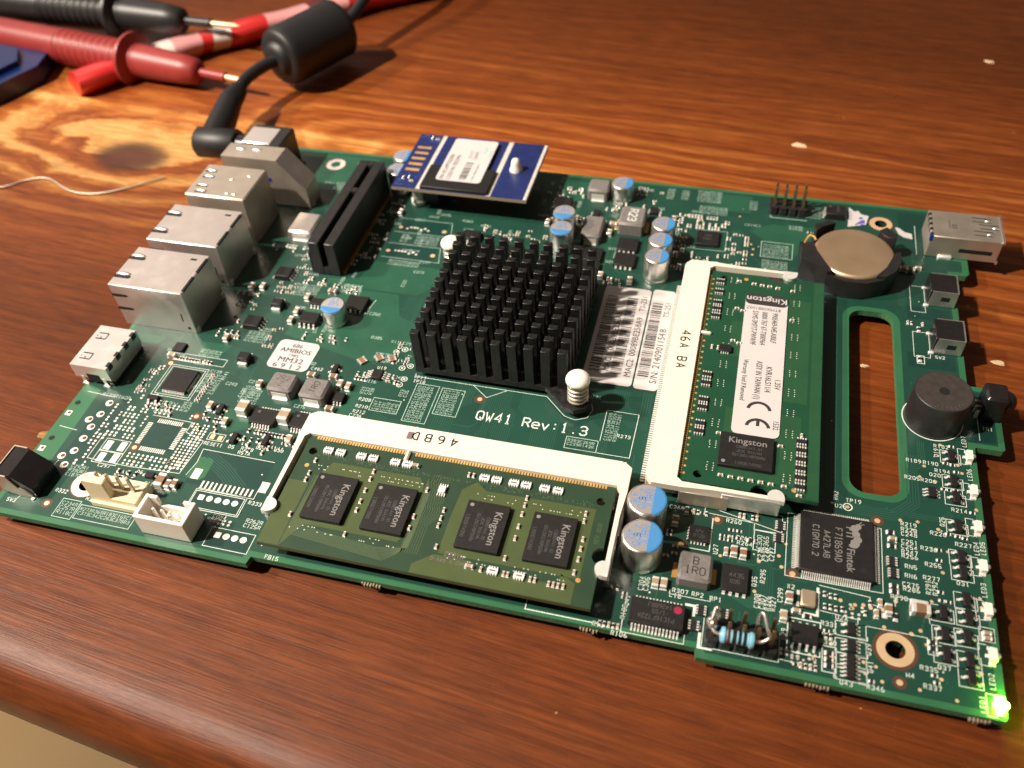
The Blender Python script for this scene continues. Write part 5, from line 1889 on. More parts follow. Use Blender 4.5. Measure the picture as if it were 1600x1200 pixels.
# USB socket hanging over the far right edge
uo = MB()
uo.box(-8.7, 8.7, -5.7, 5.7, .2, 6.6, 0, .2)
UR = uo.build('usb_socket', 'steel_dull', BOARD, (1.9, 131.1, 0))
UR['label'] = 'flat metal USB socket overhanging the far right edge'
t = MB()
for k in range(5):
    t.box(-8.74, -8.0, -5.2 + k * 2.15, -4.2 + k * 2.15, 5.6, 6.63)
t.build('back_gap', 'hole_dark', UR)
t = MB()
t.box(-8.8, -8.1, -5.75, -4.9, 5.0, 6.66)
t.build('blue_insert', 'blue_plastic', UR)
for yy, x0 in ((3.1, 1.8), (.3, 3.4), (-2.7, 1.8)):
    t = MB()
    for s in (-1, 1):
        t.rect(x0, x0 + 4.6, yy + s * .85 - .14, yy + s * .85 + .14, 6.615)
    t.rect(x0 + 3.2, x0 + 4.6, yy - .5, yy + .6, 6.612)
    t.build('spring_slit', 'hole_dark', UR)
    t = MB()
    bump(t, x0 + 3.9, yy - .2, 6.6, .9, .5, .4)
    t.build('spring_tab', 'steel_bright', UR)
t = MB()
stroke(t, 'SS', -2.2, -1.6, 6.615, 1.1, 90, .16)
t.line([(-3.9, -1.9), (-3.9, 1.6)], .14, 6.615)
t.build('stamped_mark', 'black_plastic', UR, kind='stuff')
t = MB()
t.box(8.5, 9.0, -5.9, 5.9, 6.2, 6.9)
t.box(8.5, 9.0, -5.9, 5.9, -.2, .6)
t.build('flared_lip', 'steel', UR)
t = MB()
t.box(8.66, 8.74, -5.0, 5.0, .9, 6.0)
t.build('port_opening', 'hole_dark', UR)
t = MB()
t.box(-5.5, -2.0, -6.3, -5.4, .015, .9, 0, .3)
t.build('ground_tab', 'tin', UR)
t = MB()
t.box(-1.0, 7.0, -5.72, -5.69, 2.2, 3.4)
t.build('side_window', 'hole_dark', UR)


# right-angle push switches on the right edge
def side_switch(x, y, label):
    mb = MB()
    mb.box(-3.3, 3.0, -3.4, 3.4, .2, 4.7, 0, .15)
    o = mb.build('push_button', 'black_gloss', BOARD, (x, y, 0))
    o['label'] = label
    t = MB()
    t.prism_y([(-2.6, 4.75), (3.15, 4.75), (3.15, .2), (1.4, .2), (-3.0, .2)], -3.65, -3.4)
    t.prism_y([(-2.6, 4.75), (3.15, 4.75), (3.15, .2), (1.4, .2), (-3.0, .2)], 3.4, 3.65)
    t.box(3.0, 3.25, -3.6, 3.6, .2, 4.85)
    t.build('metal_frame', 'steel', o)
    t = MB()
    t.box(-.4, 1.6, -3.68, -3.63, 1.9, 3.2)
    t.build('side_window', 'hole_dark', o)
    t = MB()
    t.box(3.2, 4.6, -1.2, 1.2, 1.6, 3.4, 0, .2)
    t.build('plunger', 'black_plastic', o)
    for yy in (-3.6, 3.0):
        t = MB()
        t.box(-3.9, -2.6, yy - .4, yy + .4, .015, .5, 0, .15)
        t.build('terminal', 'tin', o)


side_switch(-4.2, 109.0, 'push button on the right edge nearer the USB socket')
side_switch(-4.0, 92.0, 'push button on the right edge nearer the buzzer')

# buzzer
bz = MB()
bz.lathe(0, 0, [(6.0, .1), (6.0, 8.7), (5.9, 8.95), (5.7, 9.05)], 48)
BZ = bz.build('buzzer', 'black_plastic', BOARD, (-8.2, 67.3, 0), angle=50)
t = MB()
t.annulus(0, 0, 9.06, 1.1, 5.7, 48)
t.build('top_face', 'buzzer_top', BZ)
t = MB()
t.disc(0, 0, 9.07, 1.05, 24)
t.build('sound_hole', 'hole_dark', BZ)
t = MB()
for k in range(9):
    a = math.radians(-110 + k * 11)
    t.line([(4.4 * math.cos(a), 4.4 * math.sin(a)), (5.2 * math.cos(a), 5.2 * math.sin(a))], .12, 9.075)
t.build('moulded_lettering', 'chip_mark_dim', BZ, kind='stuff')

# infrared receiver on its tab
ir = MB()
ir.box(-3.2, 1.4, -2.7, 2.7, .6, 7.2, 0, .5)
IR = ir.build('infrared_receiver', 'black_gloss', BOARD, (4.3, 71.4, 0))
t = MB()
rings_ = []
for k in range(7):
    q = math.pi / 2 * k / 6
    rr = 2.5 * math.cos(q) + .02
    rings_.append([(1.3 + 2.4 * math.sin(q), rr * math.cos(2 * math.pi * j / 18), 4.2 + rr * 1.05 * math.sin(2 * math.pi * j / 18)) for j in range(18)])
t.rings(rings_)
t.build('lens', 'black_gloss', IR, angle=60)
for k in (-1.6, 0, 1.6):
    t = MB()
    t.box(-3.8, -3.1, k - .25, k + .25, .0, 2.0)
    t.build('terminal', 'tin', IR)

# coin cell holder
ch = MB()
outer = [(11.6 * math.cos(math.radians(a)), 11.6 * math.sin(math.radians(a))) for a in range(-140, 50, 10)]
base = [(-12.6, -8.0), (-9.8, -8.6)] + outer[0:1] + outer + [(4.0, 11.2), (-6.0, 11.6), (-9.2, 9.2), (-9.4, 6.0), (-12.6, 5.6)]
base = [(-13.0, -5.6), (-9.2, -7.4), (-6.6, -9.6), (-2.2, -11.4), (2.8, -11.3), (7.2, -9.2), (9.8, -6.4), (11.2, -2.4), (11.2, 2.6), (9.4, 6.8), (6.6, 9.6), (3.0, 11.0), (-3.4, 11.0), (-8.0, 9.4), (-9.4, 7.4), (-13.0, 7.0)]
ch.prism(base, .1, 2.2)
lefty = [(-13.0, -5.6), (-9.2, -7.4), (-6.6, -9.6), (-5.2, -9.4), (-7.4, -5.4), (-9.5, -1.0), (-9.9, 1.0), (-13.0, 1.0)]
ch.prism(lefty, 2.2, 6.4)
front_ = [(-6.6, -9.6), (-2.2, -11.4), (2.8, -11.3), (7.2, -9.2), (5.4, -8.7), (2.6, -9.85), (0, -10.2), (-3.4, -9.75)]
ch.prism(front_, 2.2, 5.4)
right_ = [(7.2, -9.2), (9.8, -6.4), (11.2, -2.4), (11.2, 1.6), (9.9, 1.0), (7.6, -5.2), (5.2, -9.0)]
ch.prism(right_, 2.2, 6.4)
ch.prism([(7.4, 7.0), (9.8, 6.0), (10.6, 7.6), (8.0, 10.6), (6.2, 9.0)], 2.2, 7.0)
ch.prism([(-9.4, 7.4), (-8.0, 9.4), (-4.6, 11.6), (-6.0, 12.6), (-9.8, 10.2)], .1, 6.0)
CH = ch.build('coin_cell_holder', 'black_plastic', BOARD, (-25.6, 115.8, 0))
t = MB()
t.tube(curve_pts([(-12.4, 3.4, .3), (-12.2, 3.6, 3.6), (-11.4, 4.2, 6.2), (-10.2, 4.0, 6.5), (-9.6, 3.0, 6.25)]), .28, 8)
t.build('contact_spring', 'gold_dull', CH)

# nylon feet that carry the blue flash board, and its socket
for x, y, h in ((-146.8, 124.6, 7.4), (-118.9, 132.5, 7.6)):
    t = MB()
    t.lathe(0, 0, [(2.3, .1), (2.3, 1.2), (1.7, 1.5), (1.7, h)], 18)
    t.build('standoff', 'nylon', BOARD, (x, y, 0))
t = MB()
t.box(-2.6, 2.6, -7.5, 7.5, .1, 7.4, 0, .2)
t.build('flash_socket', 'black_plastic', BOARD, (-143.0, 131.5, 0))

# ---------------------------------------------------------------- memory modules (plugged in, things of their own)
def module_parts(root, z, dark):
    pass


def fbga(parent, x, y, sx, sy, z, marks, vertical=True, logo_rot=-90, label=None):
    mb = MB()
    mb.box(-sx / 2, sx / 2, -sy / 2, sy / 2, .22, 1.05, 0, .06)
    o = mb.build('memory_chip', 'chip_black', parent, (x, y, z))
    t = MB()
    if vertical:
        font(t, 'Kingston', sx / 2 - 1.9, -.2, 1.06, 1.55, -90, 0, True, .012, 1.0)
        for k, (tx, hh) in enumerate((('C8BB1441.01', .62), ('JEDC DXAIHN', .6), ('D5128EC4BPGGBU', .62), ('1380D74000', .7))):
            stroke(t, tx, sx / 2 - 3.6 - k * 1.1 - (1.0 if k == 3 else 0), -.6, 1.062, hh, -90, .08, 1, centre=True, narrow=.85)
        t.disc(-sx / 2 + 1.0, sy / 2 - 1.1, 1.06, .42, 16, 0)
    else:
        font(t, 'Kingston', 0, sy / 2 - 2.0, 1.06, 1.35, 0, 0, True, .012, 1.15)
        for k, (tx, hh) in enumerate((('7V8708.09', .55), ('JEDC DTICG.C', .55), ('D5128GETBPGGBU', .6))):
            stroke(t, tx, .4, sy / 2 - 3.3 - k * .95, 1.062, hh, 0, .08, 1, centre=True, narrow=.9)
        stroke(t, '1578199402', -.4, -sy / 2 + 1.9, 1.062, .62, 0, .08, 1, centre=True, narrow=.95)
        t.disc(-sx / 2 + 1.2, -sy / 2 + 1.9, 1.06, .4, 16, 0)
    t.build('marking', ['chip_mark', 'chip_mark_dim'], o, kind='stuff')
    ball = MB()
    for i in range(9):
        for j in range(11):
            bx, by = -sx / 2 + .8 + i * (sx - 1.6) / 8, -sy / 2 + .8 + j * (sy - 1.6) / 10
            if i in (0, 8) or j in (0, 10):
                ball.cyl(bx, by, .0, .24, .2, 6)
    b = ball.build('solder_balls', 'tin', o)
    b['kind'] = 'stuff'
    return o


def notch_outline(w, d, nr, ny):
    """Module outline: contact edge at +y, half-round latch notches in both sides."""
    pts = [(-w, -d), (w, -d)]
    for i in range(9):
        a = math.radians(-90 + 180 * i / 8)
        pts.append((w - nr * math.cos(a), ny + nr * math.sin(a)))
    pts += [(w, 0), (-w, 0)]
    for i in range(9):
        a = math.radians(90 - 180 * i / 8)
        pts.append((-w + nr * math.cos(a), ny + nr * math.sin(a)))
    return pts


def small_on(parent, z, items):
    for k, x, y, r in items:
        smd(k, x, y, r, parent, z)


def resnet(mb):
    mb.box(-1.05, 1.05, -.55, .55, .05, .5, 0, .05)
    for k in range(4):
        for s in (-1, 1):
            mb.box(-.9 + k * .52, -.62 + k * .52, s * .72 - .2, s * .72 + .2, .015, .42, 1)
    mb.rect(-.6, .6, -.18, .18, .506, 2)


ZM = 4.15
# front module
MA = thing('memory_module', 'olive green memory module with four bare black chips in the front socket', 'memory module', (-106.0, 32.45, ZM))
w, d = 33.8, 30.0
sheet('module_board', notch_outline(w, d, 1.9, -18.6), [circle2(-31.6, -6.0, .95, 18), circle2(31.4, -6.0, .95, 18)], 0, 1.0, ['module_green', 'module_olive'], MA)
ol = MB()
for pts in ([(-33.7, -29.9), (-29.0, -29.9), (-29.0, -24), (-28, -12), (-26, -8.0), (-6.4, -8.0), (-5.0, -10), (-5.0, -22), (-6, -24), (-26, -24.0), (-29, -29.9)],
            [(-1.6, -29.9), (30, -29.9), (30, -25.4), (27, -24.0), (27, -26.4), (10, -26.4), (8.8, -25), (2.0, -25), (-1.6, -28)],
            [(2.6, -24.6), (30.6, -24.4), (30.8, -8.0), (8, -8.4), (5.6, -6.6), (3.0, -9.0), (2.6, -16)],
            [(-33.7, -29.8), (-29.2, -29.8), (-29.2, -14), (-33.7, -14)]):
    ol.face([(x, y, 1.012) for x, y in pts])
ol.build('olive_pour', 'module_olive', MA, kind='stuff')
mt_ = MB()
for k in range(9):
    o_ = k * .42
    mt_.line([(-28.6 + o_, -12), (-28.6 + o_, -25.6 + o_ * .5), (-27.4 + o_, -26.8 + o_ * .6), (-7.6 - o_ * .7, -28.6 + o_ * .75), (-4.6 + o_ * .3, -26 + o_ * .3), (-4.6 + o_ * .4, -8 - o_)], .13, 1.02)
for k in range(8):
    x = -3.6 + k * .5
    pts = [(x, -6.6)]
    for q in range(6):
        pts += [(x + (.18 if q % 2 else -.18), -8 - q * 1.4), (x + (.18 if q % 2 else -.18), -8.9 - q * 1.4)]
    pts += [(x, -17), (x - 1.2, -19), (x - 1.2, -26)]
    mt_.line(pts, .11, 1.022)
mt_.build('copper_traces', 'module_trace', MA, kind='stuff')
for x in (-22.9, -9.9, 9.8, 23.5):
    fbga(MA, x, -17.35, 8.8, 11.2, 1.0, None)
gf = MB()
for k in range(102):
    x = -31.9 + k * .63
    if -11.2 < x < -10.0 + .4:
        continue
    gf.rect(x - .2, x + .2, -2.75, -.05, 1.012)
g_ = gf.build('contact_fingers', 'gold_dull', MA)
g_['kind'] = 'stuff'
for x in (-28.2, -25.4, -20.6, -17.9, -12.9, -10.2 - .0, 6.8, 9.4, 13.1, 15.7, 19.6, 22.4):
    inst('resistor_network', 'resnet', resnet, ['resnet_white', 'tin', 'ink_faded'], MA, (x, -5.4 if x > -12 or x < -20 else -5.4, 1.0))
for x in (14.2, 19.4):
    inst('resistor_network', 'resnet', resnet, ['resnet_white', 'tin', 'ink_faded'], MA, (x, -26.3, 1.0))
eep = MB()
eep.box(-.75, .75, -.8, .8, .05, .75, 0, .08)
for k in range(4):
    for s in (-1, 1):
        eep.box(-.85 + k * .5, -.6 + k * .5, min(s * .8, s * 1.5), max(s * .8, s * 1.5), .015, .3, 1)
eep.build('chip', ['resnet_white', 'tin'], MA, (-.9, -10.2, 1.0))
items = []
for x, ys in ((-16.6, (-8.6, -10.6, -13.6, -16.4, -18.6)), (-30.0, (-8.4, -11.8, -13.6)), (-29.6, (-22.4,)), (-4.0, (-10.8,)), (-4.6, (-17.6, -20.4)), (.9, (-14.8, -16.8, -18.6)), (2.0, (-23.4,)),
              (16.6, (-8.4, -10.2, -12.4, -15.4, -18.2)), (29.0, (-9.6, -11.4)), (29.6, (-15.6, -17.8, -20.2)), (29.4, (-23.2,)), (3.4, (-5.2,)), (4.4, (-5.2,)), (-16.8, (-24.6,)), (15.8, (-23.0,))):
    for y in ys:
        items.append(('c0402', x, y, 90))
for x in (11.9, 16.4, 17.2, 21.6, 22.5):
    items.append(('c0402', x, -26.4, 90))
for x in (25.2, 26.1, 27.0, 28.0):
    items.append(('c0402', x, -26.6, 90))
small_on(MA, 1.0, items)
smd('c0603', 9.6, -26.4, 0, MA, 1.0)
smd('c0603', -8.4, -5.4, 0, MA, 1.0)
vb = MB()
for k in range(120):
    x, y = R.choice((-24, -10, 9.5, 23)) + R.uniform(-5, 5), R.choice((-9.4, -10.3, -24.4, -25.3))
    vb.disc(x, y, 1.026, .13, 8)
for k in range(130):
    x, y = R.uniform(-30, 30), R.uniform(-7.6, -6.6)
    vb.disc(x, y, 1.022, .14, 8, 1)
for x, y in ((-31.4, -9.9), (30.4, -24.6)):
    vb.disc(x, y, 1.026, .5, 16, 2)
vb.build('vias', ['via', 'module_trace', 'gold_dull'], MA, kind='stuff')
pr = MB()
stroke(pr, 'M1822', 7.8, -24.0, 1.024, .9, 180, .13, 0)
stroke(pr, '942-V 94V-0', 8.6, -25.6, 1.024, .75, 180, .1, 0)
stroke(pr, 'REV.B00', 32.6, -16.0, 1.024, .8, 90, .1, 1)
pr.build('board_print', ['ink_faded', 'module_trace'], MA, kind='stuff')

# right-hand module
MBm = thing('memory_module', 'deep green memory module with a long white label in the crosswise socket', 'memory module', (-62.6, 69.1, ZM), 90)
sheet('module_board', notch_outline(w, d, 1.9, -18.6), [circle2(-31.6, -6.0, .95, 18), circle2(31.4, -6.0, .95, 18)], 0, 1.0, ['module_jade', 'module_jade_pour'], MBm)
ol = MB()
for pts in ([(-33.4, -27.6), (33.4, -27.6), (33.4, -29.9), (-33.4, -29.9)], [(-31, -10), (-12, -10), (-12, -26), (-31, -26)], [(4, -9), (16, -9), (16, -14), (4, -14)], [(-8, -22), (26, -22), (26, -27), (-8, -27)]):
    ol.face([(x, y, 1.012) for x, y in pts])
ol.build('lighter_pour', 'module_jade_pour', MBm, kind='stuff')
gf = MB()
for k in range(102):
    x = -31.9 + k * .63
    if 9.6 < x < 11.0:
        continue
    gf.rect(x - .2, x + .2, -2.75, -.05, 1.012)
    if k % 3 == 0:
        gf.disc(x, -3.2, 1.014, .3, 10)
g_ = gf.build('contact_fingers', 'gold_dull', MBm)
g_['kind'] = 'stuff'
fb = fbga(MBm, -24.4, -15.1, 8.9, 11.0, 1.0, None)
bpy.data.objects.remove(fb.children[0]) if False else None
lab = MB()
lab.prism(rounded(-19.2, 26.6, -21.6, -11.6, 1.4), 1.05, 1.2)
LB = lab.build('label', 'paper', MBm)
LB['label'] = 'long white product label with a black name band'
lp = MB()
zz = 1.212
lp.prism(rounded(22.6, 26.6, -21.6, -11.6, 1.3), 1.2, zz, 1)
font(lp, 'Kingston', 24.6, -16.6, zz + .01, 1.9, 90, 0, True, .014, 1.0)
# local +x of the module is the board's +y; text that runs towards the viewer has rot 180 here
font(lp, '8TMX088150Z', 21.3, -16.0, zz, 1.0, 90, 1, True, 0, .9)
for k, (tx, yy) in enumerate((('9905469-045.A00LF', -18.6), ('0000 767 67-T000964', -16.2), ('S1MS-3M71T-PWW9F', -14.0))):
    font(lp, tx, 20.2, yy + .4, zz, 1.3, 180, 1, False, .014, .68)
rq = random.Random(12)
for a in range(12):
    for b in range(12):
        pass
for k, (tx, yy, xx, hh, sc) in enumerate((('1.35V', -20.3, -2.0, 1.1, .75), ('KVR16LS11/4', -18.2, 1.8, 1.15, .75), ('ASSY IN TAIWAN (1)', -16.0, 3.3, 1.15, .68), ('Warranty Void If Removed', -13.1, 3.3, .95, .74), ('1532', -20.6, -14.4, 1.0, .8))):
    font(lp, tx, xx, yy + .4, zz, hh * 1.15, 180, 1, False, .014, sc)


def ce_arc(cx, cy, r, wd, a0, a1, n=20):
    for i in range(n):
        t0, t1 = math.radians(a0 + (a1 - a0) * i / n), math.radians(a0 + (a1 - a0) * (i + 1) / n)
        lp.face([(cx + (r - wd) * math.cos(t0), cy + (r - wd) * math.sin(t0), zz), (cx + r * math.cos(t0), cy + r * math.sin(t0), zz),
                 (cx + r * math.cos(t1), cy + r * math.sin(t1), zz), (cx + (r - wd) * math.cos(t1), cy + (r - wd) * math.sin(t1), zz)], 1)


# the conformity mark reads towards the viewer's right with its open side to the front
ce_arc(-11.9, -17.0, 2.7, .72, -82, 82)
ce_arc(-16.9, -17.0, 2.7, .72, -82, 82)
lp.rect(-16.4, -14.9, -17.35, -16.65, zz, 1)
lp.build('printing', ['paper', 'ink_black'], LB, kind='stuff')
items = []
for x in (32.4, 30.6, 28.6, 26.8):
    pass
for x, y in ((30.6, -9.6), (30.2, -13.2), (30.0, -15.2), (29.9, -17.0), (29.6, -19.0), (29.2, -22.6), (20.4, -9.8), (19.8, -11.2), (9.0, -9.8), (8.4, -11.2), (-19.9, -9.2), (-20.0, -11.4),
             (-20.4, -13.6), (-20.6, -15.8), (-20.7, -18.0), (-20.9, -22.0), (-31.0, -10.6), (-31.1, -12.6), (-31.1, -14.6), (-31.2, -16.6), (-31.2, -18.6), (-31.3, -20.6), (-31.3, -23.2), (18.6, -22.8)):
    items.append(('c0402', x, y, 90))
for x in (6.0, 4.2):
    items.append(('c0402', 6.0, -5.2 - (6.0 - x) * .8, 0))
small_on(MBm, 1.0, items)
for x in (29.4, 25.6, 21.4, 19.2, 16.6, -3.4, -6.0, -11.2, -13.4, -18.2, -20.4):
    inst('resistor_array', 'array4m', array4, ['ceramic_black', 'tin'], MBm, (x, -5.0, 1.0), 0)
for k in range(6):
    inst('resistor_array', 'array4m', array4, ['ceramic_black', 'tin'], MBm, (-19.0 - k * 2.4, -26.2, 1.0), 0)
smd('c0402', -17.2, -26.2, 0, MBm, 1.0)
smd('c0402', -33.0, -26.2, 90, MBm, 1.0)
chip(5.6, -8.2, 2.2, 3.0, .85, [('+x', 4, .5, .3, .25), ('-x', 4, .5, .3, .25)], parent=MBm).location.z += 1.0 * S
vb = MB()
for x0 in range(-30, 31, 6):
    for y in (-7.6, -8.9, -23.0, -24.3):
        for q in range(4):
            vb.disc(x0 + q * .62 + R.uniform(-.1, .1), y + R.uniform(-.06, .06), 1.026, .14, 8)
for x, y in ((31.8, -11.2), (-31.8, -25.2)):
    vb.disc(x, y, 1.026, .55, 16, 1)
vb.build('vias', ['via', 'gold_dull'], MBm, kind='stuff')
# the printed two-dimensional matrix on the label is left out

# ---------------------------------------------------------------- heat sink
HS = thing('heat_sink', 'black finned heat sink held to the board by two white push pins', 'heat sink', (-106.4, 76.0, 0))
hb = MB()
hx, hy = 18.4, 19.2
ear = 3.2
hb.prism([(-hx, -hy), (13.2, -hy), (18.6, -24.2), (21.0, -25.0), (23.6, -23.6), (24.2, -21.0), (22.6, -18.6), (hx, -14.4), (hx, hy), (-13.2, hy), (-19.6, 22.6), (-22.4, 20.6), (-22.6, 17.8), (-hx, 13.6)], 1.6, 3.0)
hb.build('base_plate', 'anodised', HS)
pad_ = MB()
pad_.box(-12.5, 12.5, -12.5, 12.5, .05, 1.6)
pad_.build('processor', 'chip_black', HS)
NX, NY = 10, 11
px_, py_ = (2 * hx - 2.35) / (NX - 1), (2 * hy - 1.75) / (NY - 1)


def fin(mb):
    mb.box(-1.06, 1.06, -.78, .78, 0, 11.4, 0, .07)


for j in range(NY):
    for i in range(NX):
        o = inst('fin', 'fin', fin, 'anodised', HS, (-hx + 1.175 + i * px_, -hy + .875 + j * py_, 2.95))
        o.rotation_euler = (R.gauss(0, .009), R.gauss(0, .009), R.gauss(0, .012))
for x, y in ((21.4, -21.8), (-20.6, 19.4)):
    t = MB()
    t.lathe(0, 0, [(1.2, 3.0), (1.2, 9.6), (2.4, 9.4), (2.75, 9.7), (2.75, 10.2), (2.5, 10.75), (1.9, 11.2), (1.1, 11.5), (.4, 11.6), (.02, 11.62)], 28)
    pn = t.build('push_pin', 'nylon', HS, (x, y, 0), angle=60)
    t = MB()
    pts = [(2.1 * math.cos(k * .45), 2.1 * math.sin(k * .45), 3.3 + k * .087) for k in range(68)]
    t.tube(pts, .36, 8)
    t.build('spring', 'steel_dull', pn)

# ---------------------------------------------------------------- coin cell
CC = MB()
CC.lathe(0, 0, [(9.4, 2.4), (9.9, 2.7), (9.95, 5.2), (9.7, 5.8), (9.2, 6.0), (8.9, 6.02)], 56)
cc = CC.build('coin_cell', 'cell_top', None, (-25.6, 115.8, 0), angle=50)
tag(cc, 'round brass coloured coin cell lying in the black holder', 'battery')

# ---------------------------------------------------------------- blue flash board
FB = thing('flash_board', 'small dark blue circuit board with a white label standing above the far edge', 'circuit board', (-132.4, 132.6, 7.9))
t = MB()
t.box(-19.8, 19.8, -14.0, 14.0, 0, 1.0)
t.build('board_panel', 'dom_blue', FB)
t = MB()
t.rect(-19.7, 19.7, -14.02, -13.98, .5) if False else None
t.box(-19.8, 19.8, -14.04, -13.99, .02, .98)
t.box(19.79, 19.84, -14, 14, .02, .98)
t.build('board_edge', 'dom_edge', FB)
for x0, x1 in ((-12.6, -11.4), (8.0, 9.4), (18.8, 19.7)):
    t = MB()
    t.rect(x0, x1, -13.9, 13.9, 1.012)
    t.build('silver_stripe', 'tin_pad', FB)
t = MB()
t.box(-11.3, 8.4, -13.7, -2.6, .95, 2.0, 0, .15)
t.build('chip', 'chip_black', FB)
for k in range(5):
    t = MB()
    t.rect(-18.6, -14.4, -5.4 + k * 2.9, -4.2 + k * 2.9, 1.014)
    t.build('contact_pad', 'gold_dull', FB)
t = MB()
for k in range(40):
    x, y = R.uniform(-19.2, -13.2), R.choice((R.uniform(-13, -7), R.uniform(10, 13.4)))
    t.rect(x, x + R.uniform(.3, .9), y, y + R.uniform(.2, .6), 1.014 + k * .0001, 0)
t.build('copper_traces', 'dom_trace', FB, kind='stuff')
for x, y in ((-16.0, -9.0), (-14.8, -10.6), (-17.6, -9.4), (-13.8, 11.6), (-15.6, 12.0)):
    smd('c0402', x, y, R.choice((0, 90)), FB, 1.0)
lb = MB()
lb.prism([(x, y) for x, y in rounded(-7.8, 5.4, -10.0, 11.6, 1.0)], 2.02, 2.14)
LF = lb.build('label', 'paper', FB)
t = MB()
z_ = 2.152
font(t, 'P/N: 8CLMPT022000', -5.6, -9.4, z_, 1.25, 90, 0, False, .012, .8)
font(t, 'CODE PN: 7B2DMH', -3.6, -9.4, z_, 1.25, 90, 0, False, .01, .8)
font(t, '(2006M)', 2.4 - 1.2, 1.4, z_, 1.1, 90, 0, False, .0, .8)
font(t, '2014/27', -.4, 1.8, z_, 1.1, 90, 2, False, 0, .8)
font(t, 'RoHS', 3.4, 5.0, z_, 1.3, 90, 1, False, 0, .8)
font(t, 'Passed', 4.9, 3.4, z_, 1.1, 90, 1, False, 0, .8)
barcode(t, -1.2, 1.0, -9.0, -.2, z_, 21, 0)
barcode(t, 2.4, 3.0, -9.0, -.2, z_, 22, 2)
t.build('printing', ['ink_black', 'ink_teal', 'ink_faded'], LF, kind='stuff')
t = MB()
t.lathe(0, 0, [(1.9, 1.0), (1.9, 1.4), (1.5, 2.2), (1.3, 3.6), (1.05, 4.4), (.5, 4.8), (.02, 4.85)], 18)
t.build('nylon_post', 'nylon', FB, (13.5, -.1, 0), angle=60)

# ---------------------------------------------------------------- power lead
PL = thing('power_lead', 'black power lead with an angled plug and a thick ferrite bead', 'cable', (-219, 136, TABLE_Z))
T0 = Vector((-219, 136, TABLE_Z))


def at(pts):
    return [tuple(Vector(p) - T0) for p in pts]


t = MB()
t.tube(at([(-223.4, 135.0, 6.0), (-222.7, 135.0, 6.0), (-210.0, 135.6, 6.0), (-209.4, 135.6, 6.0)]), [3.9, 4.7, 4.7, 4.3], 24)
t.tube(at([(-218.4, 135.0, 6.0), (-221.4, 148, 6.1), (-223.9, 158, 6.4)]), [4.6, 4.4, 3.9], 24)
t.build('plug', 'rubber', PL, angle=50)
t = MB()
t.tube(at([(-210.8, 135.6, 6.0), (-202.6, 135.0, 6.0)]), 3.4, 18)
t.build('barrel', 'black_gloss', PL)
t = MB()
for k in range(5):
    y = 158 + k * 1.7
    x = -224.0 - k * .1
    t.tube(at([(x, y, 6.4 + k * .1), (x, y + .9, 6.5 + k * .1)]), 3.9 - k * .2, 18)
t.tube(at([(-223.9, 157, 6.4), (-224.6, 167, 7.0)]), [3.2, 2.4], 16)
t.build('strain_relief', 'rubber', PL)
t = MB()
t.tube([tuple(Vector(p)) for p in curve_pts(at([(-224.4, 165, 6.9), (-224.4, 172, 7.6), (-221.8, 180, 8.2), (-217.9, 187.5, 8.0)]))], 2.1, 14)
t.tube([tuple(Vector(p)) for p in curve_pts(at([(-206.4, 212, 8.0), (-203.5, 221, 9.5), (-201, 233, 14), (-199, 250, 22), (-196, 300, 34)]))], 2.1, 14)
t.build('cord', 'rubber', PL, angle=60)
a, b = Vector((-218.6, 186.2, 8.2)), Vector((-205.8, 213.4, 8.2))
dv = (b - a).normalized()
Lb = (b - a).length
t = MB()
pf = [(-2.2, 3.0), (-1.8, 5.4), (0.2, 6.2), (.4, 9.2), (1.2, 9.7), (2.4, 10.0), (4.0, 10.2), (Lb - 4, 10.2), (Lb - 2.2, 10.4), (Lb - .8, 9.0), (Lb - .2, 6.5), (Lb, 3.2)]
t.tube([tuple(a + dv * s - T0) for s, r in pf], [r for s, r in pf], 36)
t.build('ferrite_bead', 'rubber', PL, angle=60)


# ---------------------------------------------------------------- test probes
def probe(name, label, a, b, r, matn, tip_mat):
    a, b = Vector(a), Vector(b)
    d_ = (b - a).normalized()
    L_ = (b - a).length
    o = thing(name, label, 'test probe', tuple(a), 0, 'multimeter test probes')
    def P(s):
        return tuple(d_ * s)
    t = MB()
    t.tube([P(0), P(L_ * .40)], r, 26)
    t.build('handle', matn, o, angle=60)
    t = MB()
    n = 10
    s0, s1 = L_ * .40, L_ * .70
    pts, rr = [], []
    for k in range(n * 4 + 1):
        u = k / (n * 4)
        pts.append(P(s0 + (s1 - s0) * u))
        rr.append(r * (1.0 - .04 * u) + (.45 if (k % 4) in (1, 2) else -.25))
    t.tube(pts, rr, 26)
    t.build('ribbed_grip', matn, o, angle=50)
    t = MB()
    t.tube([P(s1), P(s1 + 1.2), P(s1 + 2.4), P(s1 + 3.6)], [r * 1.0, r * 1.55, r * 1.55, r * 1.05], 30)
    t.build('finger_guard', matn, o, angle=40)
    t = MB()
    t.tube([P(s1 + 3), P(L_ * .93), P(L_ * .985), P(L_)], [r * .98, r * .82, r * .70, r * .4], 26)
    t.build('nose', matn, o, angle=60)
    t = MB()
    t.tube([P(L_ - .5), P(L_ + 11)], r * .26, 14)
    t.build('tip_sleeve', matn, o)
    t = MB()
    t.tube([P(L_ + 10.5), P(L_ + 21), P(L_ + 23)], [r * .16, r * .15, r * .03], 12)
    t.build('metal_tip', tip_mat, o)
    return o


probe('test_probe', 'red ribbed test probe lying nearest the power lead', (-356.0, 200.6, 2.6), (-250.0, 183.8, 1.9), 6.4, 'red_plastic', 'gold')
probe('test_probe', 'black ribbed test probe lying behind the red one', (-372.0, 213.6, 9.5), (-268.0, 209.6, 8.0), 6.6, 'black_plastic', 'gold')

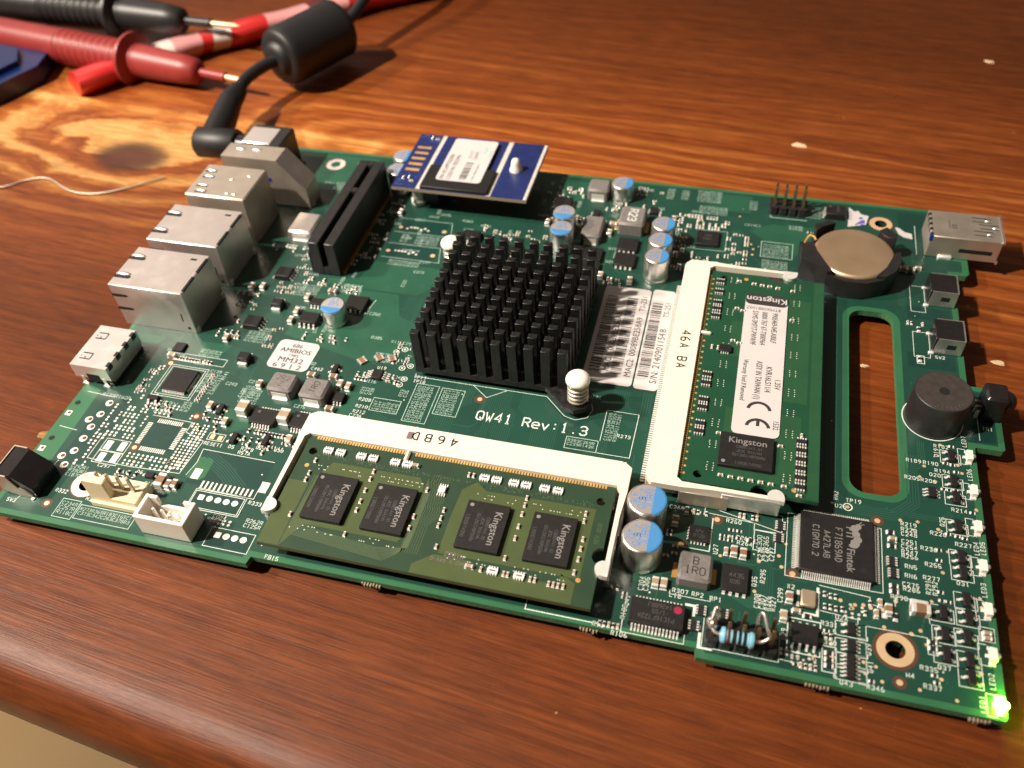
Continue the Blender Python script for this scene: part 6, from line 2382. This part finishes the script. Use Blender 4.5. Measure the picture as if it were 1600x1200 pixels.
# striped plastic tube
ST = thing('plastic_tube', 'red, pink and white striped soft plastic tube behind the probes', 'tube', (-300, 180, TABLE_Z))
T1 = Vector((-300, 180, TABLE_Z))
path = [(-301, 176, -1.6), (-286, 194, -.9), (-268, 213, -.6), (-247, 232, -.6), (-224, 253, -.6), (-200, 273, -.6), (-170, 298, -.6)]
cv = [Vector(p) - T1 for p in curve_pts(path, 12)]
cols = ['strap_red', 'strap_red', 'strap_pink', 'strap_white', 'strap_pink', 'strap_white', 'strap_red', 'strap_pink', 'strap_red', 'strap_pink', 'strap_dark', 'strap_pink', 'strap_red', 'strap_red', 'strap_red', 'strap_red', 'strap_red', 'strap_dark']
k = 0
for matn_, seg in (('strap_red', 14), ('strap_white', 4), ('strap_pink', 5), ('strap_red', 2), ('strap_white', 3), ('strap_red', 6), ('strap_pink', 7), ('strap_dark', 3), ('strap_pink', 3), ('strap_red', 26)):
    part_ = cv[k:k + seg + 1]
    t = MB()
    t.tube([tuple(p) for p in part_], [(8.2 + .6 * math.sin((k + q) * .45)) for q in range(len(part_))], 22)
    # flattened, slanting section
    t.v = [(x + z * .6, y - z * .3, z * .72 - .1) for x, y, z in t.v]
    t.build('stripe', matn_, ST, angle=60)
    k += seg

# dark blue case corner
BC = MB()
BC.prism([(-420, 140), (-330, 142), (-311, 152), (-303, 172), (-306, 184), (-330, 188), (-420, 188)][::1], 0, 7.0)
BC.prism([(-420, 146), (-332, 147), (-316, 155), (-310, 171), (-316, 180), (-330, 183), (-420, 183)], 6.9, 9.0)
bc = BC.build('case', 'case_blue', None, (-12, 6, TABLE_Z), angle=40)
tag(bc, 'dark blue glossy plastic case at the picture edge beneath the red probe', 'case')

# stripped wire on the table
SW = MB()
SW.tube(curve_pts([(-305, 108, .5), (-287.0, 113.5, .5), (-281.0, 118.6, .5), (-273.8, 120.6, .6), (-262.2, 115.8, .5), (-253.0, 116.0, .5), (-244.3, 120.7, .6), (-235.3, 128.1, .7)], 10), .27, 10)
sw = SW.build('wire', 'steel_dull', None, (0, 0, TABLE_Z), angle=60)
tag(sw, 'thin silver wire curling on the table beside the wood knot', 'wire')


# pale chips of wood
def flake(x, y, s, seed, label):
    rr = random.Random(seed)
    n = 9
    top, bot = [], []
    for i in range(n):
        a = 2 * math.pi * i / n
        q = s * rr.uniform(.55, 1.1)
        bot.append((q * math.cos(a) * 1.5, q * math.sin(a) * .7, 0.0))
        top.append((q * .8 * math.cos(a) * 1.5, q * .8 * math.sin(a) * .7, s * .35 * rr.uniform(.5, 1.0)))
    mb = MB()
    mb.rings([bot, top])
    o = mb.build('wood_flake', 'wood_chip', None, (x, y, TABLE_Z + .01), rr.uniform(-40, 10))
    tag(o, label, 'wood flake', 'pale flakes lying on the table')


flake(9.6, 93.1, 1.3, 3, 'largest pale wood flake beside the right edge of the board')
flake(-39.3, 180.7, 1.9, 4, 'round pale wood flake behind the eight pin header')
flake(22.3, 245.1, 1.2, 5, 'thin pale wood flake far behind the board')
flake(-21.2, 85.8, .9, 6, 'tiny pale wood flake seen through the slot of the board')

# clipped pins under the board, on which it stands
st = MB()
for x, y, nx, ny in ((-44.9, 5.0, 5, 2), (-42.2, 138.9, 4, 2), (-176.4, 9.2, 4, 1), (-161.4, 5.0, 4, 1), (-195, 67, 4, 2), (-195, 86, 4, 2), (-195, 104, 4, 2), (-65.2, 18.5, 2, 1), (-8.2, 67.3, 2, 1), (-200, 131, 1, 2), (-160.8, 92, 2, 2), (-160.8, 122, 2, 2), (-29, 112, 2, 1), (-2, 131, 2, 2)):
    for i in range(nx):
        for j in range(ny):
            cx, cy = x + (i - (nx - 1) / 2) * 2.54, y + (j - (ny - 1) / 2) * 2.54
            st.lathe(cx, cy, [(.35, TABLE_Z + .01), (.45, TABLE_Z + .6), (.5, -3.0), (1.0, -1.62)], 8)
st.build('pin_stubs', 'tin', BOARD, kind='stuff')
